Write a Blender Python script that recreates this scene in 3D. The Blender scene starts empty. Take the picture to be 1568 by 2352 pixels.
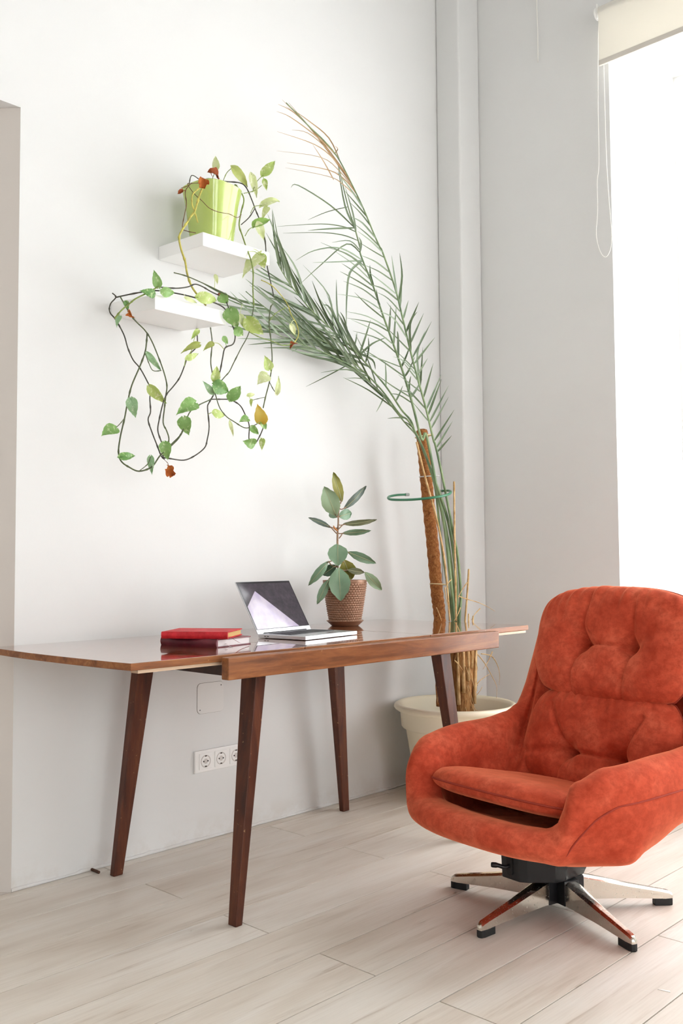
import bpy, bmesh, math, random
from mathutils import Vector, Matrix, noise

S = bpy.context.scene
COL = S.collection
random.seed(7)
PI = math.pi

# ------------------------------------------------------------------ camera
cam_d = bpy.data.cameras.new('camera')
cam = bpy.data.objects.new('camera', cam_d); COL.objects.link(cam)
R0 = (0.69135536, -0.72248871, -0.00615067)
U0 = (-0.03397201, -0.04100918, 0.99858107)
F0 = (0.72171578, 0.69016542, 0.05289631)
cam.matrix_world = Matrix(((R0[0], U0[0], -F0[0], 0), (R0[1], U0[1], -F0[1], 0),
                           (R0[2], U0[2], -F0[2], 1.0), (0, 0, 0, 1)))
cam_d.sensor_fit = 'VERTICAL'; cam_d.sensor_height = 36.0; cam_d.sensor_width = 24.0
cam_d.lens = 2166.5677 / 2352 * 36.0
cam_d.clip_start = 0.02
S.camera = cam

# ------------------------------------------------------------------ world, daylight, exposure
SKY = 6.9
w = bpy.data.worlds.new('overcast_sky'); S.world = w; w.use_nodes = True
bg = w.node_tree.nodes['Background']
bg.inputs[0].default_value = (0.968, 0.984, 0.99, 1); bg.inputs[1].default_value = SKY
S.view_settings.view_transform = 'Standard'; S.view_settings.look = 'None'
S.view_settings.exposure = 0.10; S.view_settings.gamma = 1.0
S.view_settings.use_curve_mapping = False
S.cycles.use_denoising = True
S.cycles.use_adaptive_sampling = True; S.cycles.adaptive_threshold = .1; S.cycles.adaptive_min_samples = 12
S.cycles.max_bounces = 6; S.cycles.diffuse_bounces = 5; S.cycles.glossy_bounces = 3; S.cycles.transmission_bounces = 2
S.cycles.transparent_max_bounces = 6
S.cycles.caustics_reflective = False; S.cycles.caustics_refractive = False
S.cycles.sample_clamp_indirect = 12.0

def window_light(name, loc, rot, sx, sy):
    # portal: the daylight that enters through a window of the room
    d = bpy.data.lights.new(name, 'AREA'); d.shape = 'RECTANGLE'; d.size = sx; d.size_y = sy
    d.cycles.is_portal = True
    o = bpy.data.objects.new(name, d); COL.objects.link(o); o.location = loc; o.rotation_euler = rot
    return o

# ------------------------------------------------------------------ materials
def lin(c):
    return tuple((v / 12.92 if v <= 0.04045 else ((v + 0.055) / 1.055) ** 2.4) for v in (x / 255 for x in c)) + (1,)

MATS = {}
class Mat:
    def __init__(s, name, col=(200, 200, 200), rough=.5, metal=0, **kw):
        m = bpy.data.materials.new(name); m.use_nodes = True
        s.m = m; s.nt = m.node_tree; s.b = s.nt.nodes['Principled BSDF']
        s.b.inputs['Base Color'].default_value = lin(col)
        s.b.inputs['Roughness'].default_value = rough
        s.b.inputs['Metallic'].default_value = metal
        for k, v in kw.items():
            s.b.inputs[k.replace('_', ' ')].default_value = v
        MATS[name] = m; s.tc = None
    def n(s, t, **kw):
        x = s.nt.nodes.new(t)
        for k, v in kw.items():
            setattr(x, k, v)
        return x
    def link(s, a, b): s.nt.links.new(a, b)
    def coord(s, scale=(1, 1, 1), space='Object', rot=(0, 0, 0)):
        tc = s.n('ShaderNodeTexCoord'); mp = s.n('ShaderNodeMapping')
        mp.inputs['Scale'].default_value = scale; mp.inputs['Rotation'].default_value = rot
        s.link(tc.outputs[space], mp.inputs[0]); return mp.outputs[0]
    def pos(s, scale=(1, 1, 1)):
        g = s.n('ShaderNodeNewGeometry'); mp = s.n('ShaderNodeMapping')
        mp.inputs['Scale'].default_value = scale
        s.link(g.outputs['Position'], mp.inputs[0]); return mp.outputs[0]
    def noise(s, vec, scale=5, detail=4, rough=.55, dist=0):
        x = s.n('ShaderNodeTexNoise'); x.inputs['Scale'].default_value = scale
        x.inputs['Detail'].default_value = detail; x.inputs['Roughness'].default_value = rough
        x.inputs['Distortion'].default_value = dist
        if vec is not None: s.link(vec, x.inputs['Vector'])
        return x.outputs['Fac']
    def ramp(s, fac, stops):
        r = s.n('ShaderNodeValToRGB'); e = r.color_ramp.elements
        e[0].position = stops[0][0]; e[0].color = lin(stops[0][1])
        e[1].position = stops[-1][0]; e[1].color = lin(stops[-1][1])
        for p, c in stops[1:-1]:
            x = e.new(p); x.color = lin(c)
        s.link(fac, r.inputs[0]); return r.outputs[0]
    def mix(s, fac, a, b, mode='MIX'):
        x = s.n('ShaderNodeMix'); x.data_type = 'RGBA'; x.blend_type = mode
        for k, v in ((0, fac), (6, a), (7, b)):
            if isinstance(v, (int, float)): x.inputs[k].default_value = v
            elif isinstance(v, tuple): x.inputs[k].default_value = v
            else: s.link(v, x.inputs[k])
        return x.outputs[2]
    def maprange(s, v, a, b, c=0, d=1):
        x = s.n('ShaderNodeMapRange'); s.link(v, x.inputs[0])
        for i, q in enumerate((a, b, c, d)): x.inputs[i + 1].default_value = q
        return x.outputs[0]
    def color(s, out): s.link(out, s.b.inputs['Base Color'])
    def bump(s, fac, strength=.2, dist=.01):
        x = s.n('ShaderNodeBump'); x.inputs['Strength'].default_value = strength
        x.inputs['Distance'].default_value = dist; s.link(fac, x.inputs['Height'])
        s.link(x.outputs[0], s.b.inputs['Normal']); return x

# plaster with scuffs low down
a = Mat('plaster_white', (243, 242, 239), .75)
p = a.pos()
sep = a.n('ShaderNodeSeparateXYZ'); a.link(p, sep.inputs[0])
low = a.maprange(sep.outputs['Z'], .0, .10, 1, 0)
nz = a.noise(p, 9, 6, .65)
dirt = a.n('ShaderNodeMath', operation='MULTIPLY'); a.link(low, dirt.inputs[0]); a.link(a.maprange(nz, .42, .62, 0, .45), dirt.inputs[1])
base = a.ramp(a.noise(p, 1.3, 3), [(.3, (222, 222, 221)), (.7, (226, 226, 225))])
a.color(a.mix(dirt.outputs[0], base, lin((196, 186, 174))))
a.bump(a.noise(p, 14, 6, .6), .10, .006)
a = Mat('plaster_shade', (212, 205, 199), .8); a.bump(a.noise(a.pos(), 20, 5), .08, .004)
a = Mat('ceiling_white', (200, 200, 198), .8); a.bump(a.noise(a.pos(), 30, 3), .05, .003)
Mat('subfloor', (58, 48, 40), .9)
# laminate oak, pale
a = Mat('pale_oak_laminate', (205, 196, 184), .42, Specular_IOR_Level=.35)
oi = a.n('ShaderNodeObjectInfo')
tc = a.n('ShaderNodeTexCoord'); mp = a.n('ShaderNodeMapping')
comb = a.n('ShaderNodeCombineXYZ')
m1 = a.n('ShaderNodeMath', operation='MULTIPLY'); m1.inputs[1].default_value = 37.0; a.link(oi.outputs['Random'], m1.inputs[0])
a.link(m1.outputs[0], comb.inputs[0]); a.link(m1.outputs[0], comb.inputs[1])
a.link(tc.outputs['Object'], mp.inputs[0]); a.link(comb.outputs[0], mp.inputs['Location'])
mp.inputs['Scale'].default_value = (.55, 9.0, 1.0)
def stretch(sx_, sy_):
    q = a.n('ShaderNodeMapping'); a.link(mp.outputs[0], q.inputs[0]); q.inputs['Scale'].default_value = (sx_, sy_, 1); return q.outputs[0]
mp.inputs['Scale'].default_value = (1, 1, 1)
broad = a.noise(stretch(.9, 5.0), 2.0, 3, .5, .3)
streak = a.noise(stretch(1.0, 15.0), 2.2, 5, .62, .9)
fine = a.noise(stretch(2.2, 60.0), 3.0, 3, .6)
c1 = a.ramp(broad, [(.30, (214, 202, 188)), (.5, (227, 218, 206)), (.72, (234, 228, 219))])
c2 = a.mix(a.maprange(streak, .30, .46, .45, 0), c1, lin((190, 174, 156)))
c2 = a.mix(a.maprange(streak, .22, .36, .55, 0), c2, lin((160, 138, 116)))
c3 = a.mix(a.maprange(fine, .34, .58, .18, 0), c2, lin((186, 172, 156)))
c4 = a.mix(a.maprange(oi.outputs['Random'], 0, 1, 0, .22), c3, lin((234, 231, 226)))
a.color(c4)

def woodmat(name, dark, mid, light, scale, rough=.22, coat=.6, spec=.5, cior=1.5):
    a = Mat(name, mid, rough, Coat_Weight=coat, Coat_Roughness=.03, Specular_IOR_Level=spec, Coat_IOR=cior)
    p = a.coord(scale)
    g = a.noise(p, 3.0, 7, .6, .8)
    g2 = a.noise(p, 14, 5, .7, .2)
    c = a.ramp(g, [(.30, dark), (.5, mid), (.72, light)])
    c = a.mix(a.maprange(g2, .36, .66, .45, 0), c, lin(dark))
    pp = a.coord((1, 1, 1)); sp = a.noise(pp, 95, 2, .5)
    c = a.mix(a.maprange(sp, .71, .75, 0, .35), c, lin((222, 176, 128)))
    a.color(c)
    a.link(a.maprange(g2, .3, .7, rough - .05, rough + .08), a.b.inputs['Roughness'])
    a.bump(g2, .04, .001)
    return a
woodmat('walnut_apron', (104, 58, 30), (150, 92, 50), (182, 122, 72), (1.0, 9, 9), .42, .10, .35)
woodmat('walnut_leg', (60, 28, 16), (90, 45, 26), (118, 64, 38), (9, 9, 1.0), .46, .06, .35)
woodmat('walnut_top', (112, 62, 34), (150, 88, 50), (172, 108, 66), (1.2, 8, 8), .12, 1.0, .8, 3.2)
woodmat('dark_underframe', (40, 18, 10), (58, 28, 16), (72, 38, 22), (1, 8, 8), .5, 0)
Mat('pale_slide_rail', (206, 178, 150), .5)

# velvet
a = Mat('rust_velvet', (170, 62, 40), .85, Sheen_Weight=.9, Sheen_Roughness=.4, Specular_IOR_Level=.15)
a.b.inputs['Sheen Tint'].default_value = lin((250, 150, 110))
p = a.coord((1, 1, 1))
n1 = a.noise(p, 9, 5, .6, .1); n2 = a.noise(a.coord((1, 1, 1.2)), 42, 6, .7, .15)
c = a.ramp(n1, [(.32, (180, 64, 40)), (.5, (204, 84, 58)), (.68, (216, 102, 74))])
c = a.mix(a.maprange(n2, .40, .60, .45, 0), c, lin((150, 46, 27)))
a.color(c); a.bump(a.noise(p, 240, 2), .12, .001)
Mat('dark_lining', (40, 14, 12), .9)
Mat('velvet_piping', (160, 52, 32), .8)
a = Mat('black_plastic', (30, 30, 32), .42); a.bump(a.noise(a.coord(), 300, 2), .08, .0006)
Mat('rubber_black', (20, 20, 21), .6)
a = Mat('worn_chrome', (205, 200, 190), .22, 1.0)
p = a.coord(); sp = a.noise(p, 190, 3, .5)
a.color(a.mix(a.maprange(sp, .70, .76, 0, .8), lin((214, 208, 197)), lin((96, 84, 70))))
a.link(a.maprange(sp, .60, .76, .17, .5), a.b.inputs['Roughness'])

# plants
def leafmat(name, c1, c2, rough=.4, vein=None, var=None, scale=26, trans=.25):
    a = Mat(name, c1, rough)
    p = a.coord((1, 1, 1)); c = a.ramp(a.noise(p, scale, 4), [(.35, c1), (.65, c2)])
    if var: c = a.mix(a.maprange(a.noise(a.coord((1.6, 1, 1)), scale * 2.2, 5, .7), .55, .62, 0, .85), c, lin(var))
    a.color(c)
    t = a.n('ShaderNodeBsdfTranslucent'); a.link(c, t.inputs[0]); ms = a.n('ShaderNodeMixShader'); ms.inputs[0].default_value = trans
    out = a.nt.nodes['Material Output']; a.link(a.b.outputs[0], ms.inputs[1]); a.link(t.outputs[0], ms.inputs[2]); a.link(ms.outputs[0], out.inputs[0])
    return a
leafmat('pothos_g', (134, 178, 98), (158, 198, 122), var=(206, 224, 170))
leafmat('pothos_d', (104, 152, 80), (128, 174, 98), var=(190, 214, 150))
leafmat('pothos_l', (184, 208, 116), (206, 220, 140), var=(236, 240, 200))
leafmat('pothos_p', (212, 222, 158), (226, 232, 184), var=(244, 246, 222))
leafmat('pothos_o', (170, 182, 92), (190, 198, 118))
leafmat('pothos_g2', (142, 184, 84), (168, 204, 110))
leafmat('pothos_s', (150, 190, 140), (172, 206, 162), var=(214, 230, 200))
leafmat('pothos_w', (232, 200, 84), (236, 214, 110))
leafmat('pothos_x', (150, 72, 34), (178, 92, 44), .8)
leafmat('pothos_x2', (188, 98, 36), (206, 122, 56), .8)
for k, c in (('y', (206, 196, 92)), ('g', (140, 160, 80)), ('d', (96, 106, 70)), ('k', (76, 74, 62)), ('b', (122, 84, 50))):
    a = Mat('vine_' + k, c, .6); a.color(a.ramp(a.noise(a.coord(), 60, 3), [(.35, tuple(int(v * .78) for v in c)), (.65, c)]))
leafmat('palm_leaflet', (92, 112, 80), (118, 136, 100), .5, trans=.2, scale=12)
leafmat('palm_leaflet_b', (132, 152, 126), (164, 180, 152), .5, trans=.2, scale=12)
leafmat('palm_dry', (176, 142, 100), (198, 168, 128), .7, trans=.2, scale=12)
a = Mat('palm_rachis', (112, 136, 96), .5); a.color(a.ramp(a.noise(a.coord((1, 1, .2)), 30, 3), [(.35, (92, 118, 80)), (.65, (142, 162, 116))]))
a = Mat('straw', (206, 170, 116), .8); a.color(a.ramp(a.noise(a.coord(), 30, 3), [(.35, (178, 138, 86)), (.65, (222, 190, 140))]))
a = Mat('palm_trunk_fibre', (150, 104, 56), .95)
p = a.coord((6, 6, 1)); g = a.noise(p, 14, 6, .7, .5); a.color(a.ramp(g, [(.3, (96, 58, 28)), (.5, (164, 116, 66)), (.7, (206, 164, 108))])); a.bump(g, .8, .01)
a = Mat('coir', (158, 98, 48), .95)
p = a.coord((1, 1, 1)); g = a.noise(p, 70, 6, .75, 1.2); a.color(a.ramp(g, [(.32, (112, 62, 26)), (.5, (168, 104, 52)), (.7, (200, 140, 84))])); a.bump(g, .9, .006)
Mat('twine', (226, 206, 164), .8); Mat('clear_tie', (206, 206, 204), .3); Mat('support_green', (58, 126, 92), .35); Mat('grey_cap', (160, 168, 164), .5)
Mat('wood_sheath', (196, 132, 74), .6)
leafmat('rubber_a', (150, 176, 140), (164, 188, 152), .42, trans=.1, scale=14)
leafmat('rubber_b', (116, 148, 118), (138, 166, 136), .38, trans=.08, scale=14)
leafmat('rubber_d', (66, 96, 72), (84, 114, 86), .35, trans=.08, scale=14)
leafmat('rubber_k', (96, 112, 104), (122, 136, 126), .38, trans=.08, scale=14)
leafmat('rubber_n', (112, 116, 84), (134, 136, 104), .45, trans=.1, scale=14)
leafmat('rubber_o', (140, 142, 66), (168, 160, 78), .4, trans=.2, scale=14)
Mat('leaf_midrib', (176, 178, 140), .5)
a = Mat('rubber_stem', (150, 118, 92), .7); a.color(a.ramp(a.noise(a.coord(), 60, 3), [(.35, (126, 96, 74)), (.65, (168, 138, 110))]))
Mat('pot_bronze', (152, 114, 90), .36, .3); Mat('pot_inside', (84, 58, 46), .6)
a = Mat('soil', (58, 44, 34), .95); a.bump(a.noise(a.coord(), 80, 4), .8, .01)
a = Mat('pot_lime', (180, 198, 104), .14, Coat_Weight=.5, Coat_Roughness=.05); a.color(a.ramp(a.noise(a.coord(), 5, 2), [(.3, (174, 194, 98)), (.7, (188, 205, 114))]))
a = Mat('pot_cream', (242, 232, 206), .38); a.color(a.ramp(a.noise(a.coord(), 4, 2), [(.3, (241, 230, 202)), (.7, (246, 238, 216))]))

# small things
Mat('shelf_white', (247, 246, 244), .35)
a = Mat('red_cloth', (196, 22, 36), .6); a.color(a.ramp(a.noise(a.coord(), 30, 5, .7), [(.35, (178, 14, 28)), (.65, (214, 40, 52))])); a.bump(a.noise(a.coord(), 120, 3), .15, .001)
a = Mat('maroon_leather', (104, 28, 42), .4); a.color(a.ramp(a.noise(a.coord(), 20, 4), [(.35, (90, 22, 36)), (.65, (120, 40, 54))]))
def pages(name, c1, c2):
    a = Mat(name, c1, .8); wv = a.n('ShaderNodeTexWave', bands_direction='Z'); wv.inputs['Scale'].default_value = 160
    a.link(a.coord(), wv.inputs['Vector']); a.color(a.ramp(wv.outputs['Fac'], [(0, c2), (1, c1)]))
pages('pages_white', (244, 240, 240), (216, 208, 210)); pages('pages_gilt', (224, 192, 128), (190, 152, 92))
Mat('ribbon_red', (206, 50, 50), .6); Mat('ribbon_white', (240, 236, 232), .6)
Mat('aluminium', (206, 208, 212), .32, .85); Mat('alu_edge', (226, 228, 232), .22, .9)
Mat('key_black', (44, 44, 48), .5); Mat('trackpad', (196, 198, 204), .25, .7)
# laptop display: an emissive pale lilac triangle on a mottled dark ground
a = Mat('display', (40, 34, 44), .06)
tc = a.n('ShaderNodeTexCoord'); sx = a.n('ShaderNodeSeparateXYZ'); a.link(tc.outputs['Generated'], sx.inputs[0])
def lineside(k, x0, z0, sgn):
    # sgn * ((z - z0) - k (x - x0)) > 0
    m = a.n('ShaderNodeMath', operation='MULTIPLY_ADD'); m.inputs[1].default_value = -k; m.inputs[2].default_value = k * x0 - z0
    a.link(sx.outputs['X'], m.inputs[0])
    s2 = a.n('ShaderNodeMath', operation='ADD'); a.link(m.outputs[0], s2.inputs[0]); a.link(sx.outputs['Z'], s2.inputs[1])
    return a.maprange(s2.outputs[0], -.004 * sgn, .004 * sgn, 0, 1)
f1 = lineside(-1.49, .255, .83, -1)   # below the triangle's right edge
f2 = lineside(1.3, .255, .83, -1)   # below the triangle's left edge
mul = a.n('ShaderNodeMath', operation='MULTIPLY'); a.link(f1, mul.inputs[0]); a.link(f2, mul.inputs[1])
pale_tone = a.ramp(a.noise(a.coord((1, 1, 1)), 22, 3), [(.3, (206, 190, 222)), (.7, (236, 224, 236))])
dark_tone = a.ramp(a.noise(a.coord((1, 1, 1)), 40, 5, .7), [(.35, (48, 40, 50)), (.7, (84, 72, 82))])
cc = a.mix(mul.outputs[0], dark_tone, pale_tone)
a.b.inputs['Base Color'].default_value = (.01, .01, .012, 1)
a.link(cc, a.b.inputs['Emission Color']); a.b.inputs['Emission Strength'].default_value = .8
Mat('bezel', (30, 28, 32), .08)
Mat('socket_white', (240, 239, 237), .3); Mat('socket_recess', (204, 198, 194), .5); Mat('hole_black', (22, 20, 20), .6); Mat('metal_clip', (70, 64, 60), .4, .8)
Mat('hatch_white', (229, 228, 226), .7); Mat('hatch_gap', (120, 108, 98), .9)
a = Mat('blind_fabric', (246, 243, 236), .8)
t = a.n('ShaderNodeBsdfTranslucent'); t.inputs[0].default_value = lin((240, 236, 226)); ms = a.n('ShaderNodeMixShader'); ms.inputs[0].default_value = .35
a.link(a.b.outputs[0], ms.inputs[1]); a.link(t.outputs[0], ms.inputs[2]); a.link(ms.outputs[0], a.nt.nodes['Material Output'].inputs[0])
Mat('blind_bar', (214, 208, 198), .5); Mat('plastic_white', (244, 243, 240), .35); Mat('chain_white', (246, 244, 238), .4)
Mat('frame_white', (244, 244, 242), .4)
a = Mat('window_glass', (255, 255, 255), .02)
tr = a.n('ShaderNodeBsdfTransparent'); gl = a.n('ShaderNodeBsdfGlossy'); gl.inputs['Roughness'].default_value = .02; ms = a.n('ShaderNodeMixShader'); ms.inputs[0].default_value = .06
a.link(tr.outputs[0], ms.inputs[1]); a.link(gl.outputs[0], ms.inputs[2]); a.link(ms.outputs[0], a.nt.nodes['Material Output'].inputs[0])
Mat('paper_white', (248, 247, 244), .7); Mat('peg_brown', (76, 46, 28), .7); Mat('cord_grey', (236, 234, 228), .6); Mat('hook_dark', (70, 66, 60), .5)

# ------------------------------------------------------------------ mesh helpers
def V(*a): return Vector(a)
def mesh_obj(name, verts, faces, mat, parent=None, smooth=False, loc=None, auto=None):
    me = bpy.data.meshes.new(name); me.from_pydata([tuple(v) for v in verts], [], faces); me.update()
    o = bpy.data.objects.new(name, me); COL.objects.link(o)
    mats = mat if isinstance(mat, (list, tuple)) else [mat]
    for m in mats: me.materials.append(MATS[m])
    if smooth:
        for p in me.polygons: p.use_smooth = True
    if auto is not None:
        me.polygons.foreach_set('use_smooth', [True] * len(me.polygons))
        me.set_sharp_from_angle(angle=math.radians(auto))
    if loc is not None: o.location = loc
    if parent is not None: o.parent = parent
    return o
def tag(o, label, cat, group=None):
    o['label'] = label; o['category'] = cat
    if group: o['group'] = group
    return o
def empty(name, loc=(0, 0, 0), rz=0):
    o = bpy.data.objects.new(name, None); COL.objects.link(o); o.location = loc; o.rotation_euler = (0, 0, rz)
    o.empty_display_size = .05
    return o
class MB:
    def __init__(s): s.v = []; s.f = []; s.mi = []; s.cur = 0
    def add(s, vs, fs):
        o = len(s.v); s.v += [tuple(v) for v in vs]; s.f += [tuple(i + o for i in f) for f in fs]; s.mi += [s.cur] * len(fs); return s
    def box(s, x0, x1, y0, y1, z0, z1):
        return s.add([(x0, y0, z0), (x1, y0, z0), (x1, y1, z0), (x0, y1, z0), (x0, y0, z1), (x1, y0, z1), (x1, y1, z1), (x0, y1, z1)],
                     [(0, 3, 2, 1), (4, 5, 6, 7), (0, 1, 5, 4), (1, 2, 6, 5), (2, 3, 7, 6), (3, 0, 4, 7)])
    def prism(s, poly, z0, z1, poly2=None):
        n = len(poly); p2 = poly2 or poly
        return s.add([(x, y, z0) for x, y in poly] + [(x, y, z1) for x, y in p2],
                     [tuple(reversed(range(n))), tuple(range(n, 2 * n))] + [(i, (i + 1) % n, n + (i + 1) % n, n + i) for i in range(n)])
    def tube(s, pts, r, seg=8, caps=True):
        pts = [Vector(p) for p in pts]; n = len(pts)
        rs = r if isinstance(r, (list, tuple)) else [r] * n
        t0 = (pts[1] - pts[0]).normalized(); up = Vector((0, 0, 1)) if abs(t0.z) < .9 else Vector((1, 0, 0))
        nrm = t0.cross(up).normalized(); vs = []
        for i in range(n):
            t = (pts[min(i + 1, n - 1)] - pts[max(i - 1, 0)])
            t = t.normalized() if t.length > 1e-9 else t0
            nrm = (nrm - t * nrm.dot(t)); nrm = nrm.normalized() if nrm.length > 1e-6 else t.orthogonal().normalized()
            bn = t.cross(nrm)
            for k in range(seg):
                a_ = 2 * PI * k / seg; vs.append(pts[i] + (nrm * math.cos(a_) + bn * math.sin(a_)) * rs[i])
        fs = [(i * seg + k, i * seg + (k + 1) % seg, (i + 1) * seg + (k + 1) % seg, (i + 1) * seg + k) for i in range(n - 1) for k in range(seg)]
        if caps: fs += [tuple(reversed(range(seg))), tuple((n - 1) * seg + k for k in range(seg))]
        return s.add(vs, fs)
    def lathe(s, prof, seg=48, c=(0, 0, 0), close=False):
        n = len(prof); vs = []
        for r, z in prof:
            for k in range(seg):
                a_ = 2 * PI * k / seg; vs.append((c[0] + r * math.cos(a_), c[1] + r * math.sin(a_), c[2] + z))
        m = n if close else n - 1
        fs = [(i * seg + k, i * seg + (k + 1) % seg, ((i + 1) % n) * seg + (k + 1) % seg, ((i + 1) % n) * seg + k) for i in range(m) for k in range(seg)]
        return s.add(vs, fs)
    def grid(s, P, nu, nv, wrapu=False, flip=False):
        fs = []
        for i in range(nu if wrapu else nu - 1):
            for j in range(nv - 1):
                q = (i * nv + j, ((i + 1) % nu) * nv + j, ((i + 1) % nu) * nv + j + 1, i * nv + j + 1)
                fs.append(tuple(reversed(q)) if flip else q)
        return s.add(P, fs)
    def obj(s, name, mat, parent=None, bevel=0, smooth=False, auto=None, segs=2, loc=None):
        o = mesh_obj(name, s.v, s.f, mat, parent, smooth, loc)
        if isinstance(mat, (list, tuple)): o.data.polygons.foreach_set('material_index', s.mi)
        bm = bmesh.new(); bm.from_mesh(o.data); bmesh.ops.recalc_face_normals(bm, faces=bm.faces)
        if bevel:
            es = [e for e in bm.edges if len(e.link_faces) == 2 and e.calc_face_angle(0) > .5]
            bmesh.ops.bevel(bm, geom=es, offset=bevel, segments=segs, profile=.6, affect='EDGES', clamp_overlap=True)
        bm.to_mesh(o.data); bm.free()
        if bevel or auto is not None:
            o.data.polygons.foreach_set('use_smooth', [True] * len(o.data.polygons)); o.data.set_sharp_from_angle(angle=math.radians(auto or (35 if segs > 3 else 6)))
        return o
def catmull(pts, n):
    pts = [Vector(p) for p in pts]; out = []; m = len(pts)
    for i in range(m - 1):
        p0, p1, p2, p3 = pts[max(i - 1, 0)], pts[i], pts[i + 1], pts[min(i + 2, m - 1)]
        for k in range(n):
            t = k / n
            out.append(.5 * ((2 * p1) + (p2 - p0) * t + (2 * p0 - 5 * p1 + 4 * p2 - p3) * t * t + (3 * p1 - p0 - 3 * p2 + p3) * t ** 3))
    out.append(pts[-1]); return out
def interp(x, ks):
    if x <= ks[0][0]: return ks[0][1]
    for (a0, b0), (a1, b1) in zip(ks, ks[1:]):
        if x <= a1:
            t = (x - a0) / (a1 - a0); t = t * t * (3 - 2 * t); return b0 + (b1 - b0) * t
    return ks[-1][1]
def structure(o): o['kind'] = 'structure'; return o

# ------------------------------------------------------------------ the room
XR, YW, H = 3.737, 2.762, 4.15          # window wall, shelf wall, ceiling
XL, YB, TH = -2.6, -3.9, .74             # far side, wall behind the camera, wall thickness
structure(MB().box(XL - .2, XR + .9, YB - .8, YW + .8, -.12, -.012).obj('floor', 'subfloor'))
floor = bpy.data.objects['floor']
PW, PL = .19325, 1.385
def plank_mesh(x0, x1, y0, y1):
    m = MB(); g = .0017; b = .0004
    x0 += g; x1 -= g; y0 += g; y1 -= g
    cx, cy = (x0 + x1) / 2, (y0 + y1) / 2; hx, hy = (x1 - x0) / 2, (y1 - y0) / 2
    m.prism([(-hx, -hy), (hx, -hy), (hx, hy), (-hx, hy)], -.011, -b * .8)
    o = len(m.v)
    m.v += [(-hx + b, -hy + b, 0), (hx - b, -hy + b, 0), (hx - b, hy - b, 0), (-hx + b, hy - b, 0)]
    m.f.remove((4, 5, 6, 7)); m.f += [(8, 9, 10, 11)] + [(4 + i, 4 + (i + 1) % 4, 8 + (i + 1) % 4, 8 + i) for i in range(4)]
    return m, (cx, cy)
cache = {}
y = 2.7205; row = 0
rows = []
while y > YB:
    rows.append((max(y - PW, YB), y, row)); y -= PW; row += 1
rows.append((2.7205, YW + .0, -1))
for y0, y1, r in rows:
    x = (2.4375 if r % 2 == 0 else 1.742) - 6 * PL
    while x < XR + .02:
        x0, x1 = max(x, XL), min(x + PL, XR)
        if x1 - x0 > .02:
            key = (round(x1 - x0, 4), round(y1 - y0, 4))
            if key not in cache:
                m, _ = plank_mesh(0, x1 - x0, 0, y1 - y0); o = m.obj('plank', 'pale_oak_laminate', floor); cache[key] = o.data
            else:
                o = bpy.data.objects.new('plank', cache[key]); COL.objects.link(o); o.parent = floor
            o.location = ((x0 + x1) / 2, (y0 + y1) / 2, 0)
        x += PL

# shelf wall with a splayed opening at its left end
m = MB()
m.box(1.42, XR + TH, YW, YW + .5, -.012, H)                   # solid run right of the opening
m.box(XL, 1.42, YW, YW + .5, 2.454, H)                        # over the opening
m.box(XL, -.6, YW, YW + .5, -.012, 2.454)
m.obj('wall_back', 'plaster_white')
structure(bpy.data.objects['wall_back'])
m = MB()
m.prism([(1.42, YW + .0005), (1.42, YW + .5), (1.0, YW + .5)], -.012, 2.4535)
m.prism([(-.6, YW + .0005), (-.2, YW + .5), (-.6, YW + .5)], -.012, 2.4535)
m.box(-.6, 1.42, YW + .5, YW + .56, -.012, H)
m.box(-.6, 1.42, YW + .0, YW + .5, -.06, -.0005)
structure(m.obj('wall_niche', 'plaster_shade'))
# broken plaster edge where the wall meets the floor
m = MB(); xs = [1.42 + i * (3.574 - 1.42) / 240 for i in range(241)]; P = []
for x in xs:
    h = .010 + .008 * noise.noise(Vector((x * 6, 1, 0))) + .005 * noise.noise(Vector((x * 31, 4, 0))); d = .0045 + .003 * noise.noise(Vector((x * 19, 9, 0))); z0 = .0012 + .0012 * noise.noise(Vector((x * 23, 2, 5)))
    P += [(x, YW - .0002, z0 + h), (x, YW - d * .7, z0 + h * .8), (x, YW - d, z0 + h * .3), (x, YW - d * .8, z0), (x, YW - .0002, z0)]
m.grid(P, 241, 5)
structure(m.obj('trim_3', 'plaster_white'))
# pipe boxing in the corner
structure(MB().box(3.574, XR, 2.622, YW, -.010, H).obj('trim_1', 'plaster_white', bevel=.012, segs=4))

WIN_R = [(-.75, 1.933), (-2.4, -1.5)]
ZS, ZT = .34, 3.36
def wall_with_windows(name, mapf, lo, hi, wins, zs, zt):
    m = MB(); t = lo
    def b(a0, a1, z0, z1):
        p = mapf(a0, a1); m.box(*p, z0, z1)
    cuts = sorted(wins)
    for (w0, w1) in cuts:
        b(t, w0, -.012, H); b(w0, w1, -.012, zs); b(w0, w1, zt, H); t = w1
    b(t, hi, -.012, H)
    return structure(m.obj(name, 'plaster_white'))
wall_with_windows('wall_right', lambda a0, a1: (XR, XR + TH, a0, a1), YB - TH, YW, WIN_R, ZS, ZT)
WIN_B = [(-1.9, -.1), (.6, 2.7)]
ZTB = 3.0
wall_with_windows('wall_front', lambda a0, a1: (a0, a1, YB - TH, YB), XL - .3, XR, WIN_B, ZS, ZTB)
structure(MB().box(XL - .3, XL, YB, YW + .5, -.012, H).obj('wall_left', 'plaster_white'))
structure(MB().box(XL - .3, XR + TH, YB - TH, YW + .5, H, H + .2).obj('ceiling', 'ceiling_white'))

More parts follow.
